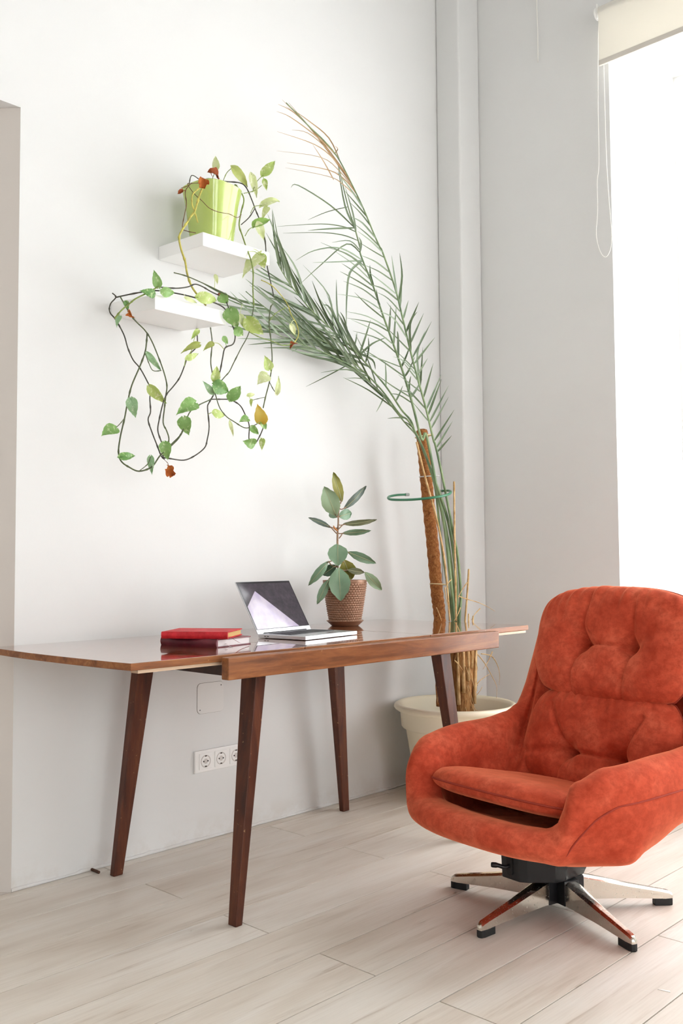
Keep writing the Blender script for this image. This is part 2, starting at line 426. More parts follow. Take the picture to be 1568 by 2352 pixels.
def window(idx, axis, a0, a1, c, ZT=ZT):
    root = empty('window_%d' % idx, (0, 0, 0)); structure(root)
    def box(m, u0, u1, z0, z1, d0, d1):
        if axis == 'x': m.box(c + d0, c + d1, u0, u1, z0, z1)
        else: m.box(u0, u1, c - d1, c - d0, z0, z1)
    e = .06; m = MB()
    box(m, a0, a0 + e, ZS, ZT, 0, .07); box(m, a1 - e, a1, ZS, ZT, 0, .07); box(m, a0 + e, a1 - e, ZS, ZS + e, 0, .07); box(m, a0 + e, a1 - e, ZT - e, ZT, 0, .07)
    m.obj('window_frame', 'frame_white', root)
    mid = (a0 + a1) / 2; zt_ = ZS + (ZT - ZS) * .72
    m = MB(); box(m, mid - .03, mid + .03, ZS + e, ZT - e, .005, .065); m.obj('mullion', 'frame_white', root)
    m = MB(); box(m, a0 + e, mid - .03, zt_ - .03, zt_ + .03, .006, .064); box(m, mid + .03, a1 - e, zt_ - .03, zt_ + .03, .006, .064); m.obj('transom', 'frame_white', root)
    for u0, u1 in ((a0 + e, mid - .03), (mid + .03, a1 - e)):
        for z0, z1 in ((ZS + e, zt_ - .03), (zt_ + .03, ZT - e)):
            m = MB(); box(m, u0, u1, z0, z1, .03, .036); m.obj('pane', 'window_glass', root)
    return root
k = 1
for a0, a1 in WIN_R:
    window(k, 'x', a0, a1, XR + .66); k += 1
    window_light('daylight_portal', (XR + .76, (a0 + a1) / 2, (ZS + ZT) / 2), (0, PI / 2, 0), ZT - ZS, a1 - a0)
for a0, a1 in WIN_B:
    window(k, 'y', a0, a1, YB - .62, ZTB); k += 1
    window_light('daylight_portal', ((a0 + a1) / 2, YB - .76, (ZS + ZTB) / 2), (PI / 2, 0, 0), a1 - a0, ZTB - ZS)
structure(MB().box(XR - .03, XR + .66, -.765, 1.93, ZS - .0, ZS + .03).obj('trim_2', 'frame_white', bevel=.006))

# ------------------------------------------------------------------ table
ZT0 = .750
tb = empty('dining_table', (2.2525, 2.36, 0))
tag(tb, 'glossy walnut extending table with tapered splayed legs against the white wall', 'table')
def T(x, y): return (x - 2.2525, y - 2.36)
def curve_edge(pts, n=6): return [(p.x, p.y) for p in catmull([(a_, b_, 0) for a_, b_ in pts], n)]
left_end = curve_edge([(1.350, 2.022), (1.340, 2.11), (1.328, 2.30), (1.322, 2.52), (1.332, 2.742)])
right_end = curve_edge([(3.118, 2.742), (3.140, 2.47), (3.158, 2.25), (3.176, 2.032)])
YF, YK = 2.022, 2.742
def top_piece(name, poly, mats='walnut_top'):
    o = MB().prism([T(*q) for q in poly], ZT0 - .019, ZT0).obj(name, mats, tb, bevel=.002)
    o.data.materials.append(MATS['walnut_apron'])
    for f_ in o.data.polygons: f_.material_index = 0 if f_.normal.z > .9 else 1      # lacquered top, raw-looking edges
    return o
top_piece('left_leaf', list(reversed(left_end)) + [(1.9535, YF), (1.9535, YK)])
top_piece('centre_panel', [(1.9555, YF), (2.549, YF), (2.549, YK), (1.9555, YK)])
top_piece('right_leaf', [(2.551, YF), (3.176, 2.032)] + list(reversed(right_end))[1:] + [(2.551, YK)])
for x0, x1 in ((1.375, 1.70), (2.80, 3.15)):
    for y0, y1 in ((2.028, 2.06), (2.695, 2.727)):
        MB().box(x0 - 2.2525, x1 - 2.2525, y0 - 2.36, y1 - 2.36, ZT0 - .028, ZT0 - .0195).obj('slide_rail', 'pale_slide_rail', tb)
AZ0, AZ1 = .686, .746
MB().box(1.621 - 2.2525, 2.884 - 2.2525, 1.970 - 2.36, 2.0 - 2.36, AZ0, AZ1).obj('front_apron', 'walnut_apron', tb, bevel=.003)
MB().box(1.64 - 2.2525, 2.865 - 2.2525, 2.712 - 2.36, 2.738 - 2.36, AZ0, .7295).obj('back_apron', 'walnut_apron', tb, bevel=.002)
for x in (1.66, 2.825):
    MB().box(x - 2.2525, x + .022 - 2.2525, 2.001 - 2.36, 2.711 - 2.36, .69, .7200).obj('end_rail', 'dark_underframe', tb)
def leg(ft, tp, top, bot):
    def quad(c, h, z): return [(c[0] - h[0], c[1] - h[1], z), (c[0] + h[0], c[1] - h[1], z), (c[0] + h[0], c[1] + h[1], z), (c[0] - h[0], c[1] + h[1], z)]
    f_ = (ft[0] - 2.2525, ft[1] - 2.36); t_ = (tp[0] - 2.2525, tp[1] - 2.36)
    q = quad(f_, bot, 0) + quad(t_, top, .7295)
    MB().add(q, [(3, 2, 1, 0), (4, 5, 6, 7), (0, 1, 5, 4), (1, 2, 6, 5), (2, 3, 7, 6), (3, 0, 4, 7)]).obj('leg', 'walnut_leg', tb, bevel=.003)
leg((1.717, 2.058), (1.826, 2.098), (.020, .034), (.012, .017))
leg((1.727, 2.662), (1.812, 2.628), (.032, .021), (.017, .012))
leg((2.790, 2.662), (2.700, 2.628), (.032, .021), (.017, .012))
leg((2.792, 2.058), (2.690, 2.098), (.030, .023), (.016, .013))

# ------------------------------------------------------------------ armchair
ROT = math.radians(172)
ch = empty('swivel_armchair', (2.436, 1.475, 0), ROT)
tag(ch, 'rust red velvet swivel armchair with tufted back on chrome star base', 'armchair')
OB = -.025          # shell sits this far off the post, sideways (local y = sitter's left is +y)
def shell_profile(psi, full=True):
    c, s_ = math.cos(psi), math.sin(psi); ap = abs(math.degrees(psi)); ap = 360 - ap if ap > 180 else ap
    n_ = interp(ap, [(0, 2.9), (100, 2.9), (135, 3.5), (180, 3.5)])
    ua = math.copysign(abs(c) ** (2 / n_), c); ub = math.copysign(abs(s_) ** (2 / n_), s_)
    zr = interp(ap, [(0, .330), (26, .332), (35, .362), (44, .452), (60, .484), (90, .497), (108, .508), (116, .525), (121, .565), (126, .69), (130, .80), (137, .84), (150, .86), (165, .872), (180, .878)])
    Af = interp(ap, [(0, .425), (45, .417), (65, .398), (90, .385), (180, .385)])
    Bw = interp(ap, [(0, .372), (45, .392), (95, .390), (124, .430), (136, .432), (150, .415), (180, .40)])
    T_ = interp(ap, [(0, .10), (40, .105), (60, .115), (90, .11), (125, .10), (145, .075), (180, .07)])
    oa, ob = ua * Af, ub * Bw
    d = math.hypot(oa, ob); na, nb = -oa / d, -ob / d
    zl = .228; h = zr - zl
    backw = interp(ap, [(95, 0), (145, 1), (180, 1)])
    fr = interp(ap, [(0, 1), (28, 1), (43, 0), (180, 0)])
    tuck = interp(ap, [(22, 0), (45, 1), (75, .1), (100, 0)])
    rear = interp(ap, [(66, 0), (126, 1), (180, 1)])
    raw = [(d * .995, .262), (.30, .262), (T_ + .035, .275), (T_ + .002, max(.31, zr - .11)), (T_ * .93, zr - .042), (T_ * .72, zr - .010),
           (T_ * .46, zr), (T_ * .20, zr - .012), (T_ * .05, zr - .042 if fr < .5 else zr - .03), (.0, zl + h * .62), (.004 + .012 * tuck, zl + h * .38), (.016 + .035 * tuck + .04 * rear, zl + h * .14), (.052 + .04 * tuck + .05 * rear, zl + .008), (.15, zl - .002), (d * .995, zl - .004)]
    if fr > 0:
        fa = [(d * .995, .262), (.30, .265), (.20, .285), (.14, .306), (.10, .322), (.07, .329), (.045, .331), (.02, .326), (.006, .312), (.0, .295), (.006, .276), (.028, .258), (.075, .243), (.17, zl), (d * .995, zl - .004)]
        raw = [(x0 + (x1 - x0) * fr, z0 + (z1 - z0) * fr) for (x0, z0), (x1, z1) in zip(raw, fa)]
    out = []
    for ins, z in raw:
        ins = min(ins, d * .995)
        a_ = oa + na * ins; b_ = ob + nb * ins
        lean = -max(0, z - .40) * .20 * backw + (max(0, .46 - z) ** 2) * 4.6 * rear
        b_ *= 1 - 5.5 * (max(0, .46 - z) ** 2) * rear
        out.append(Vector((a_ + lean, b_, z)))
    return out
NP, SUB = 120, 4
P = []
nv = None
for i in range(NP):
    pr = catmull(shell_profile(2 * PI * i / NP), SUB); nv = len(pr)
    P += [(q.x, q.y - OB * 1.0, q.z) for q in pr]
MB().grid(P, NP, nv, wrapu=True).obj('shell', 'rust_velvet', ch, smooth=True)
bpy.data.objects['shell'].data.polygons.foreach_set('use_smooth', [True] * len(bpy.data.objects['shell'].data.polygons))
def shell_pt(deg, k, out=0.0):
    pr = catmull(shell_profile(math.radians(deg)), SUB); q = pr[int(round(k * SUB))]
    d = Vector((q.x, q.y, 0)); d = d.normalized() if d.length > 1e-6 else d
    return (q.x + d.x * out, q.y - OB + d.y * out, q.z)
for sg in (1, -1):
    pts = [shell_pt(sg * t, interp(t, [(30, 12.2), (36, 11.0), (44, 9.8), (54, 9.0), (66, 8.7), (140, 8.7), (150, 8.7)]), .0012) for t in range(30, 150, 2)]
    for _ in range(4): pts = [pts[0]] + [tuple((pts[i - 1][k] + 2 * pts[i][k] + pts[i + 1][k]) / 4 for k in range(3)) for i in range(1, len(pts) - 1)] + [pts[-1]]
    MB().tube(pts, .0024, 6).obj('arm_seam', 'velvet_piping', ch, smooth=True)
def cushion(name, cen, up, half_w, half_h, th, top_arch=0., buttons=(), creases=(), wr=.0, flare=0., puff=.5, N=88, seam=True, p_edge=4.0, flat_back=.5, seedv=0):
    # local frame: width = +y, up vector 'up', normal = up x width pointing forward
    up = Vector(up).normalized(); wv_ = Vector((0, 1, 0)); nr = wv_.cross(up).normalized()
    cen = Vector(cen)
    def outline(u, v):
        # squircle map from square to rounded rectangle
        k = .55
        x = u * math.sqrt(max(0, 1 - k * v * v * .5 * abs(v))); y_ = v * math.sqrt(max(0, 1 - k * u * u * .5 * abs(u)))
        return x, y_
    def prof(u, v):
        e = (max(0, 1 - abs(u) ** p_edge) * max(0, 1 - abs(v) ** p_edge)) ** .5
        return e ** (puff / .5)
    def dent(u, v):
        z = 0
        for bu, bv in buttons:
            r2 = ((u - bu) * half_w) ** 2 + ((v - bv) * half_h) ** 2
            z -= .042 * math.exp(-r2 / (.030 ** 2)) + .020 * math.exp(-r2 / (.075 ** 2))
        for (u0, v0, u1, v1, dp, wd) in creases:
            ax, ay = u0 * half_w, v0 * half_h; bx_, by_ = u1 * half_w, v1 * half_h; px, py = u * half_w, v * half_h
            L2 = (bx_ - ax) ** 2 + (by_ - ay) ** 2; t = max(0, min(1, ((px - ax) * (bx_ - ax) + (py - ay) * (by_ - ay)) / L2))
            dd = math.hypot(px - ax - t * (bx_ - ax), py - ay - t * (by_ - ay))
            z -= dp * (1 - .45 * t) * math.exp(-(dd / wd) ** 2)
        if wr:
            nn = noise.noise(Vector((u * 13 + seedv, v * 1.3, seedv)))
            z += wr * nn * max(0, v - .2) / .8 * 1.4
            z += wr * .6 * noise.noise(Vector((u * 3 + seedv, v * 3, 3.1)))
        return z
    m = MB(); F_, Bk = [], []
    for i in range(N + 1):
        for j in range(N + 1):
            # cluster samples to the edges
            u = math.sin((i / N * 2 - 1) * PI / 2) * .35 + (i / N * 2 - 1) * .65; v = math.sin((j / N * 2 - 1) * PI / 2) * .35 + (j / N * 2 - 1) * .65
            x, y_ = outline(u, v); arch = 1 - top_arch * abs(x) ** 2.6 * max(0, v)
            base = cen + wv_ * (x * half_w * (1 + flare * y_)) + up * (y_ * half_h * arch)
            e = prof(u, v)
            F_.append(base + nr * (th * e + dent(u, v) * min(1, e * 1.6)))
            Bk.append(base - nr * (th * flat_back * e))
    m.grid(F_, N + 1, N + 1); m.grid(Bk, N + 1, N + 1, flip=True)
    o = m.obj(name, 'rust_velvet', ch, smooth=True)
    bm = bmesh.new(); bm.from_mesh(o.data); bmesh.ops.remove_doubles(bm, verts=bm.verts, dist=.0004); bmesh.ops.recalc_face_normals(bm, faces=bm.faces); bm.to_mesh(o.data); bm.free()
    o.data.polygons.foreach_set('use_smooth', [True] * len(o.data.polygons))
    if seam:
        ring = []
        K_ = 120
        for k in range(K_ + 1):
            t = k / K_ * 4; sd = int(t) % 4; q = (t - int(t)) * 2 - 1
            u, v = ((q, -1), (1, q), (-q, 1), (-1, -q))[sd]
            x, y_ = outline(u, v); arch = 1 - top_arch * abs(x) ** 2.6 * max(0, v)
            ring.append(cen + wv_ * (x * half_w * 1.001 * (1 + flare * y_)) + up * (y_ * half_h * arch * 1.001))
        MB().tube(ring, .0028, 6, caps=False).obj('seam', 'velvet_piping', o, smooth=True)
    for bu, bv in buttons:
        x, y_ = outline(bu, bv); e = prof(bu, bv)
        c_ = cen + wv_ * (x * half_w * (1 + flare * y_)) + up * (y_ * half_h) + nr * (th * e + dent(bu, bv) + .003)
        b = MB(); pr = [(0.0001, .006), (.006, .0055), (.0095, .003), (.0105, 0), (.0095, -.003), (.0001, -.004)]
        b.lathe(pr, 16); q = Vector((0, 0, 1)).rotation_difference(nr)
        bo = b.obj('button', 'rust_velvet', o, smooth=True); bo.location = c_; bo.rotation_mode = 'QUATERNION'; bo.rotation_quaternion = q
        bo.data.polygons.foreach_set('use_smooth', [True] * len(bo.data.polygons))
    return o
UPV = (-.31, 0, .95)
CB = .025
ub, lb = .30, .30
cushion('upper_back_cushion', (-.262, CB, .742), UPV, .288, .182, .074, top_arch=.16, flare=.05, puff=.42,
        buttons=((-.30, -.07), (.30, -.07)),
        creases=((-.30, -.07, .30, -.07, .020, .0065), (-.30, -.07, -.26, .98, .016, .0065), (.30, -.07, .34, .98, .016, .0065), (-.30, -.07, -.42, -.98, .015, .0065), (.30, -.07, .34, -.98, .016, .0065), (-.30, -.07, -.9, .35, .006, .016), (.30, -.07, .9, .35, .006, .016)), wr=.010, seedv=2.0)
cushion('lower_back_cushion', (-.186, CB, .452), UPV, .278, .160, .066, flare=-.05, puff=.45,
        buttons=((-.32, -.28), (.32, -.28)),
        creases=((-.32, -.28, .32, -.28, .024, .0070), (-.32, -.28, -.62, .55, .018, .0075), (.32, -.28, .62, .55, .018, .0075), (-.32, -.28, -.45, -.98, .016, .0065), (.32, -.28, .45, -.98, .016, .0065), (-.32, -.28, -.95, -.5, .010, .014), (.32, -.28, .95, -.5, .010, .014)), wr=.006, seedv=9.0)
cushion('seat_cushion', (.084, CB, .335), (-.978, 0, -.205), .264, .262, .046, wr=.004, flat_back=.75, p_edge=5.0, puff=.34, seedv=5.0)
# underframe housing
m = MB(); m.prism([(.148, -.078), (.148, -.014), (.135, .004), (.078, .055), (.045, .062), (-.05, .055), (-.05, -.09), (.13, -.09)], .098, .235,
                  [(.152, -.082), (.152, -.014), (.139, .006), (.085, .068), (.04, .095), (-.10, .095), (-.10, -.11), (.134, -.094)])
hs = m.obj('mechanism_housing', 'black_plastic', ch, bevel=.004)
m = MB(); m.tube([(.149, -.046, .120), (.1525, -.046, .120)], .010, 14); m.tube([(.150, -.046, .158), (.1540, -.046, .158)], .010, 14); m.box(.149, .1535, -.056, -.036, .120, .158)
m.obj('lever_slot', 'hole_black', hs)
m = MB(); m.tube(catmull([(.145, -.046, .138), (.168, -.050, .136), (.185, -.060, .142), (.200, -.072, .144)], 4), [.005] * 5 + [.006] * 4 + [.0075] * 3 + [.006], 10); m.obj('lever', 'black_plastic', ch, smooth=True)
m = MB(); m.lathe([(.0001, .022), (.030, .022), (.034, .03), (.037, .098), (.0001, .1005)], 24); m.obj('hub', 'black_plastic', ch, smooth=False, auto=40)
for k in range(5):
    an = math.radians(101.5 + 72 * k) - ROT; c, s_ = math.cos(an), math.sin(an)
    def pt(r, t, z): return (c * r - s_ * t, s_ * r + c * t, z)
    st = [(.030, .024, .100, .028), (.075, .0225, .094, .030), (.20, .0165, .066, .0265), (.30, .0120, .046, .0205), (.326, .0112, .0405, .0190), (.336, .0085, .033, .0190), (.339, .004, .026, .0200)]
    vs = []
    for r, hw, zt_, zb in st:
        e = min(.006, (zt_ - zb) * .35)
        vs += [pt(r, -hw, zb), pt(r, -hw, zt_ - e), pt(r, -hw * .5, zt_), pt(r, hw * .5, zt_), pt(r, hw, zt_ - e), pt(r, hw, zb)]
    fs = [(i * 6 + j, i * 6 + (j + 1) % 6, (i + 1) * 6 + (j + 1) % 6, (i + 1) * 6 + j) for i in range(len(st) - 1) for j in range(6)] + [tuple(range(6)), tuple((len(st) - 1) * 6 + j for j in range(6))]
    arm = MB().add(vs, fs).obj('base_arm', 'worn_chrome', ch, auto=30)
    pad = [(.283, .011), (.283, -.011), (.325, -.012), (.336, -.009), (.340, 0), (.336, .009), (.325, .012)]
    MB().prism([pt(r, t, 0)[:2] for r, t in pad], .0, .0205).obj('foot_pad', 'rubber_black', arm, bevel=.002)
    MB().add([pt(.028, -.0255, .0265), pt(.07, -.0245, .028), pt(.07, -.0245, .0965), pt(.028, -.0255, .101), pt(.028, .0255, .0265), pt(.07, .0245, .028), pt(.07, .0245, .0965), pt(.028, .0255, .101)],
             [(0, 1, 2, 3), (7, 6, 5, 4), (0, 4, 5, 1), (1, 5, 6, 2), (2, 6, 7, 3), (3, 7, 4, 0)]).obj('arm_socket', 'black_plastic', arm, bevel=.002)

# ------------------------------------------------------------------ wall shelves
def shelf(x0, x1, yf, zb0, zb1, th, label):
    # slightly tipped forward: zb0 = underside at the wall, zb1 = underside at the front
    cx = (x0 + x1) / 2; L = YW - yf
    m = MB(); h = (x1 - x0) / 2; dz = zb1 - zb0
    m.add([(-h, -L, dz), (h, -L, dz), (h, -.0005, 0), (-h, -.0005, 0), (-h, -L, dz + th), (h, -L, dz + th), (h, -.0005, th), (-h, -.0005, th)],
          [(0, 3, 2, 1), (4, 5, 6, 7), (0, 1, 5, 4), (1, 2, 6, 5), (2, 3, 7, 6), (3, 0, 4, 7)])
    o = m.obj('wall_shelf', 'shelf_white', bevel=.002); o.location = (cx, YW, zb0)
    tag(o, label, 'shelf', 'floating shelves on the white wall'); return o
shelf(1.950, 2.252, 2.506, 2.082, 2.073, .047, 'upper floating white box shelf carrying the lime green pot')
shelf(1.757, 2.052, 2.506, 1.842, 1.818, .048, 'lower floating white box shelf with vines trailing across it')

# ------------------------------------------------------------------ lime pot with trailing pothos
PX, PY, PZ = 2.085, 2.628, 2.127
po = empty('potted_pothos', (PX, PY, PZ)); tag(po, 'lime green pot with long trailing variegated pothos vines on upper shelf', 'potted plant')
def sq_ring(h, z, n_=3.0, rot=math.radians(6), N=56):
    out = []
    for k in range(N):
        t = 2 * PI * k / N; c, s_ = math.cos(t), math.sin(t)
        x = math.copysign(abs(c) ** (2 / n_), c) * h; y_ = math.copysign(abs(s_) ** (2 / n_), s_) * h
        out.append((x * math.cos(rot) - y_ * math.sin(rot), x * math.sin(rot) + y_ * math.cos(rot), z))
    return out
rings = [(.0005, .001), (.060, .0), (.066, .004), (.070, .03), (.084, .150), (.0945, .203), (.0955, .208), (.0935, .210), (.091, .206), (.082, .178), (.0005, .178)]
P = []
for h, z in rings: P += sq_ring(h, z)
n_ = 56
fs = [(i * n_ + k, i * n_ + (k + 1) % n_, (i + 1) * n_ + (k + 1) % n_, (i + 1) * n_ + k) for i in range(len(rings) - 1) for k in range(n_)]
MB().add(P, fs).obj('pot', 'pot_lime', po, auto=50)
MB().add(sq_ring(.083, .181) + [(0, 0, .187)], [(k, (k + 1) % 56, 56) for k in range(56)]).obj('soil', 'soil', po)
VINES = [([[1.9898,2.56,2.3161],[1.9665,2.53,2.2853],[1.9319,2.5,2.2415],[1.9093,2.4886,2.1955],[1.8994,2.4864,2.1696],[1.884,2.4843,2.1514],[1.8633,2.4821,2.1207],[1.8456,2.48,2.0954],[1.8322,2.48,2.0654],[1.8404,2.48,2.0274],[1.8588,2.4829,1.9923],[1.8703,2.4871,1.9557],[1.8933,2.4957,1.9221],[1.9314,2.5129,1.9019],[1.9816,2.53,1.8786]],0.0042,'y'),([[1.9685,2.54,2.3004],[1.9291,2.5,2.2637],[1.8927,2.4888,2.2273],[1.8911,2.4888,2.1952],[1.901,2.49,2.1755],[1.9161,2.49,2.1386]],0.003,'y'),([[1.925,2.55,2.2943],[1.9082,2.535,2.2791],[1.9201,2.5175,2.2477],[1.9442,2.5012,2.2223],[1.9639,2.49,2.2017],[2.0041,2.49,2.1987],[2.0552,2.495,2.2066],[2.0995,2.505,2.2083],[2.1305,2.52,2.2309]],0.0014,'b'),([[1.9515,2.57,2.3078],[1.9321,2.5593,2.2906],[1.9073,2.5486,2.2573],[1.9055,2.5386,2.2126],[1.8919,2.5314,2.1704],[1.8785,2.5243,2.1195],[1.8909,2.5114,2.1081],[1.9078,2.49,2.1016]],0.0017,'b'),([[1.899,2.56,2.272],[1.9214,2.56,2.284],[1.9468,2.56,2.3021],[1.9898,2.56,2.3161]],0.0014,'b'),([[2.15,2.58,2.3621],[2.1591,2.576,2.3563],[2.1871,2.572,2.3188],[2.1677,2.564,2.2622],[2.1482,2.552,2.2052],[2.1535,2.54,2.1648],[2.1516,2.516,2.1151],[2.1495,2.492,2.0706],[2.1523,2.481,2.0211],[2.1527,2.483,1.9645],[2.1587,2.485,1.9043]],0.003,'g'),([[1.9917,2.57,2.3195],[1.9859,2.57,2.3282],[1.9514,2.57,2.3345],[1.9402,2.57,2.3007]],0.002,'k'),([[2.0327,2.6,2.3401],[2.0419,2.5967,2.3572],[2.1116,2.5933,2.367],[2.1834,2.59,2.3811],[2.2066,2.58,2.3661],[2.2235,2.57,2.3234],[2.2341,2.56,2.2839],[2.251,2.55,2.2362],[2.2615,2.54,2.1719],[2.2588,2.53,2.0948],[2.2687,2.5267,2.0421],[2.2851,2.5233,1.9807],[2.282,2.52,1.9696]],0.0026,'k'),([[2.2134,2.54,2.2829],[2.1849,2.54,2.2409],[2.1474,2.54,2.2044]],0.0022,'k'),([[2.0754,2.56,2.3348],[2.0965,2.56,2.382],[2.121,2.56,2.4087]],0.0016,'g'),([[2.0446,2.57,2.3263],[2.0416,2.57,2.3493],[2.0594,2.57,2.3882]],0.0016,'g'),([[2.1514,2.53,2.3167],[2.2016,2.53,2.3407],[2.2369,2.53,2.3706]],0.0016,'g'),([[2.1921,2.53,2.3331],[2.2144,2.53,2.3788],[2.2434,2.53,2.4096]],0.0016,'g'),([[2.1826,2.53,2.2523],[2.2015,2.53,2.2819],[2.2367,2.53,2.2964]],0.0016,'g'),([[2.1574,2.53,2.1633],[2.1762,2.53,2.1922],[2.2014,2.53,2.2084]],0.0016,'g'),([[1.6587,2.6,1.8685],[1.6769,2.6088,1.8608],[1.6628,2.6176,1.8379],[1.6661,2.6265,1.814],[1.6876,2.6247,1.7914],[1.7125,2.6159,1.7459],[1.7222,2.6071,1.702],[1.7366,2.5976,1.6632],[1.7545,2.5859,1.6377],[1.7726,2.5741,1.599],[1.7802,2.5624,1.5676],[1.7712,2.5529,1.5346],[1.7679,2.5441,1.4896],[1.7527,2.5353,1.4609],[1.7628,2.5288,1.4223],[1.7789,2.5259,1.3846],[1.7952,2.5229,1.3467],[1.8062,2.52,1.3365]],0.0026,'k'),([[1.6667,2.57,1.8553],[1.6876,2.5673,1.8242],[1.7035,2.5647,1.8007],[1.7221,2.562,1.7818],[1.7558,2.5587,1.7566],[1.7782,2.5533,1.7243],[1.8009,2.548,1.6742],[1.8184,2.5427,1.6274],[1.827,2.5373,1.5836],[1.8191,2.532,1.5466],[1.8102,2.5267,1.5054],[1.8013,2.5213,1.4558],[1.8122,2.518,1.4304],[1.8198,2.5153,1.4046],[1.8112,2.5127,1.3775],[1.7911,2.51,1.3453]],0.0026,'d'),([[1.7576,2.55,1.7488],[1.7574,2.5531,1.7164],[1.7536,2.5562,1.6835],[1.7365,2.5594,1.6355],[1.7086,2.5625,1.5713],[1.696,2.5656,1.5184],[1.686,2.5687,1.4618],[1.67,2.5662,1.4044],[1.6589,2.56,1.3519],[1.6649,2.5537,1.3223],[1.6896,2.5462,1.3044],[1.7208,2.5369,1.293],[1.7624,2.5275,1.3093],[1.787,2.5187,1.3457],[1.8242,2.5125,1.383],[1.8567,2.5063,1.4159],[1.8627,2.5,1.4334]],0.003,'d'),([[1.7659,2.5,1.8909],[1.8321,2.4971,1.8997],[1.8786,2.4943,1.9133],[1.9066,2.4914,1.9276],[1.9361,2.49,1.9253],[1.97,2.49,1.9164],[2.0277,2.49,1.9028],[2.0512,2.49,1.8704]],0.0026,'k'),([[1.6712,2.6,1.8579],[1.7356,2.5677,1.8798],[1.7857,2.5354,1.89],[1.8626,2.5165,1.8908],[1.9275,2.5004,1.8849],[1.9957,2.4935,1.8811],[2.0374,2.4912,1.8656],[2.063,2.49,1.8215],[2.0778,2.49,1.7868],[2.0702,2.4915,1.7532],[2.0386,2.4962,1.735],[2.0301,2.5,1.6974],[2.0185,2.5,1.6497],[1.9955,2.5,1.6008]],0.0028,'k'),([[1.7588,2.49,1.8882],[1.7213,2.502,1.8613],[1.6894,2.514,1.84],[1.674,2.528,1.8226],[1.6551,2.544,1.8006],[1.6411,2.56,1.7753]],0.003,'g'),([[2.0566,2.68,1.8392],[2.0277,2.64,1.816],[2.0,2.6,1.7691],[1.9701,2.57,1.7359],[1.9137,2.54,1.6948],[1.899,2.535,1.6647],[1.8736,2.53,1.6155],[1.8431,2.525,1.5796],[1.8131,2.52,1.5487],[1.7975,2.52,1.5119],[1.7847,2.52,1.4626],[1.7797,2.52,1.4274],[1.7929,2.52,1.394],[1.806,2.52,1.369],[1.7983,2.52,1.338]],0.0026,'k'),([[2.1035,2.66,1.8522],[2.069,2.6133,1.8233],[2.0406,2.57,1.7661],[2.0071,2.535,1.69],[1.9958,2.5133,1.6484],[1.994,2.5017,1.6054],[1.9887,2.495,1.572],[1.9706,2.49,1.5487],[1.9203,2.49,1.5226],[1.882,2.49,1.4916],[1.85,2.49,1.4181],[1.8139,2.4983,1.3765],[1.7834,2.51,1.349]],0.0024,'d'),([[2.1587,2.485,1.9043],[2.1385,2.4867,1.8061],[2.1004,2.4883,1.739],[2.0689,2.49,1.6832],[2.0512,2.49,1.6529],[2.0278,2.49,1.6289],[1.9875,2.49,1.5848]],0.0022,'d'),([[1.9706,2.49,1.5487],[2.0145,2.4878,1.5538],[2.0534,2.4856,1.5559],[2.093,2.4833,1.5419],[2.1151,2.4811,1.5117],[2.1323,2.48,1.4761],[2.1322,2.48,1.425],[2.1566,2.48,1.4131],[2.1813,2.48,1.4435],[2.197,2.48,1.4732]],0.0026,'k'),([[1.9847,2.49,1.5663],[1.9667,2.4922,1.5373],[1.9617,2.4944,1.5189],[1.9703,2.4967,1.457],[1.9637,2.4989,1.4116],[1.9551,2.5022,1.3843],[1.917,2.5067,1.3548],[1.8767,2.5111,1.3379],[1.824,2.5156,1.3396],[1.7983,2.52,1.3424]],0.0026,'k'),([[1.9876,2.49,1.5803],[1.9921,2.4886,1.5625],[2.0082,2.4871,1.5234],[2.036,2.4857,1.4967],[2.07,2.4843,1.4818],[2.1076,2.4829,1.467],[2.1335,2.4814,1.468],[2.1691,2.48,1.4846]],0.0022,'d'),([[2.2819,2.52,1.94],[2.2663,2.5171,1.9217],[2.2571,2.5143,1.8657],[2.264,2.5114,1.7933],[2.2658,2.5086,1.725],[2.252,2.5057,1.6548],[2.2302,2.5029,1.5938],[2.2149,2.5,1.5486]],0.0026,'d'),([[2.1499,2.5,1.8104],[2.1997,2.5,1.7999],[2.2505,2.5,1.7964],[2.3123,2.5,1.7895],[2.3557,2.5,1.8016]],0.002,'g'),([[2.2241,2.52,2.0162],[2.2791,2.5167,2.0027],[2.342,2.5133,1.9554],[2.3622,2.51,1.9138],[2.386,2.5067,1.8826],[2.3929,2.5033,1.8432],[2.3692,2.5,1.8088]],0.0022,'y'),([[2.2533,2.51,1.8691],[2.2858,2.51,1.9044],[2.3388,2.51,1.9367]],0.002,'g'),([[2.2437,2.5,1.648],[2.2629,2.5,1.6216],[2.279,2.5,1.6092]],0.0018,'d'),([[2.2213,2.5,1.5875],[2.1805,2.5,1.5754],[2.1588,2.5,1.5681]],0.0014,'d'),([[1.6788,2.56,1.4601],[1.6656,2.56,1.4438],[1.6486,2.56,1.4272]],0.0016,'d'),([[1.7503,2.55,1.6798],[1.766,2.55,1.6472],[1.7816,2.55,1.6276],[1.8131,2.55,1.6321]],0.0018,'d'),([[1.7186,2.53,1.2945],[1.7488,2.53,1.3179],[1.7589,2.53,1.3423]],0.0016,'d'),([[1.799,2.51,1.333],[1.8121,2.51,1.3231],[1.8148,2.51,1.3146]],0.001,'b'),([[1.8187,2.49,1.9472],[1.8677,2.48,1.9424],[1.9542,2.47,1.925],[2.0347,2.47,1.9095],[2.094,2.47,1.8935]],0.0022,'d')]
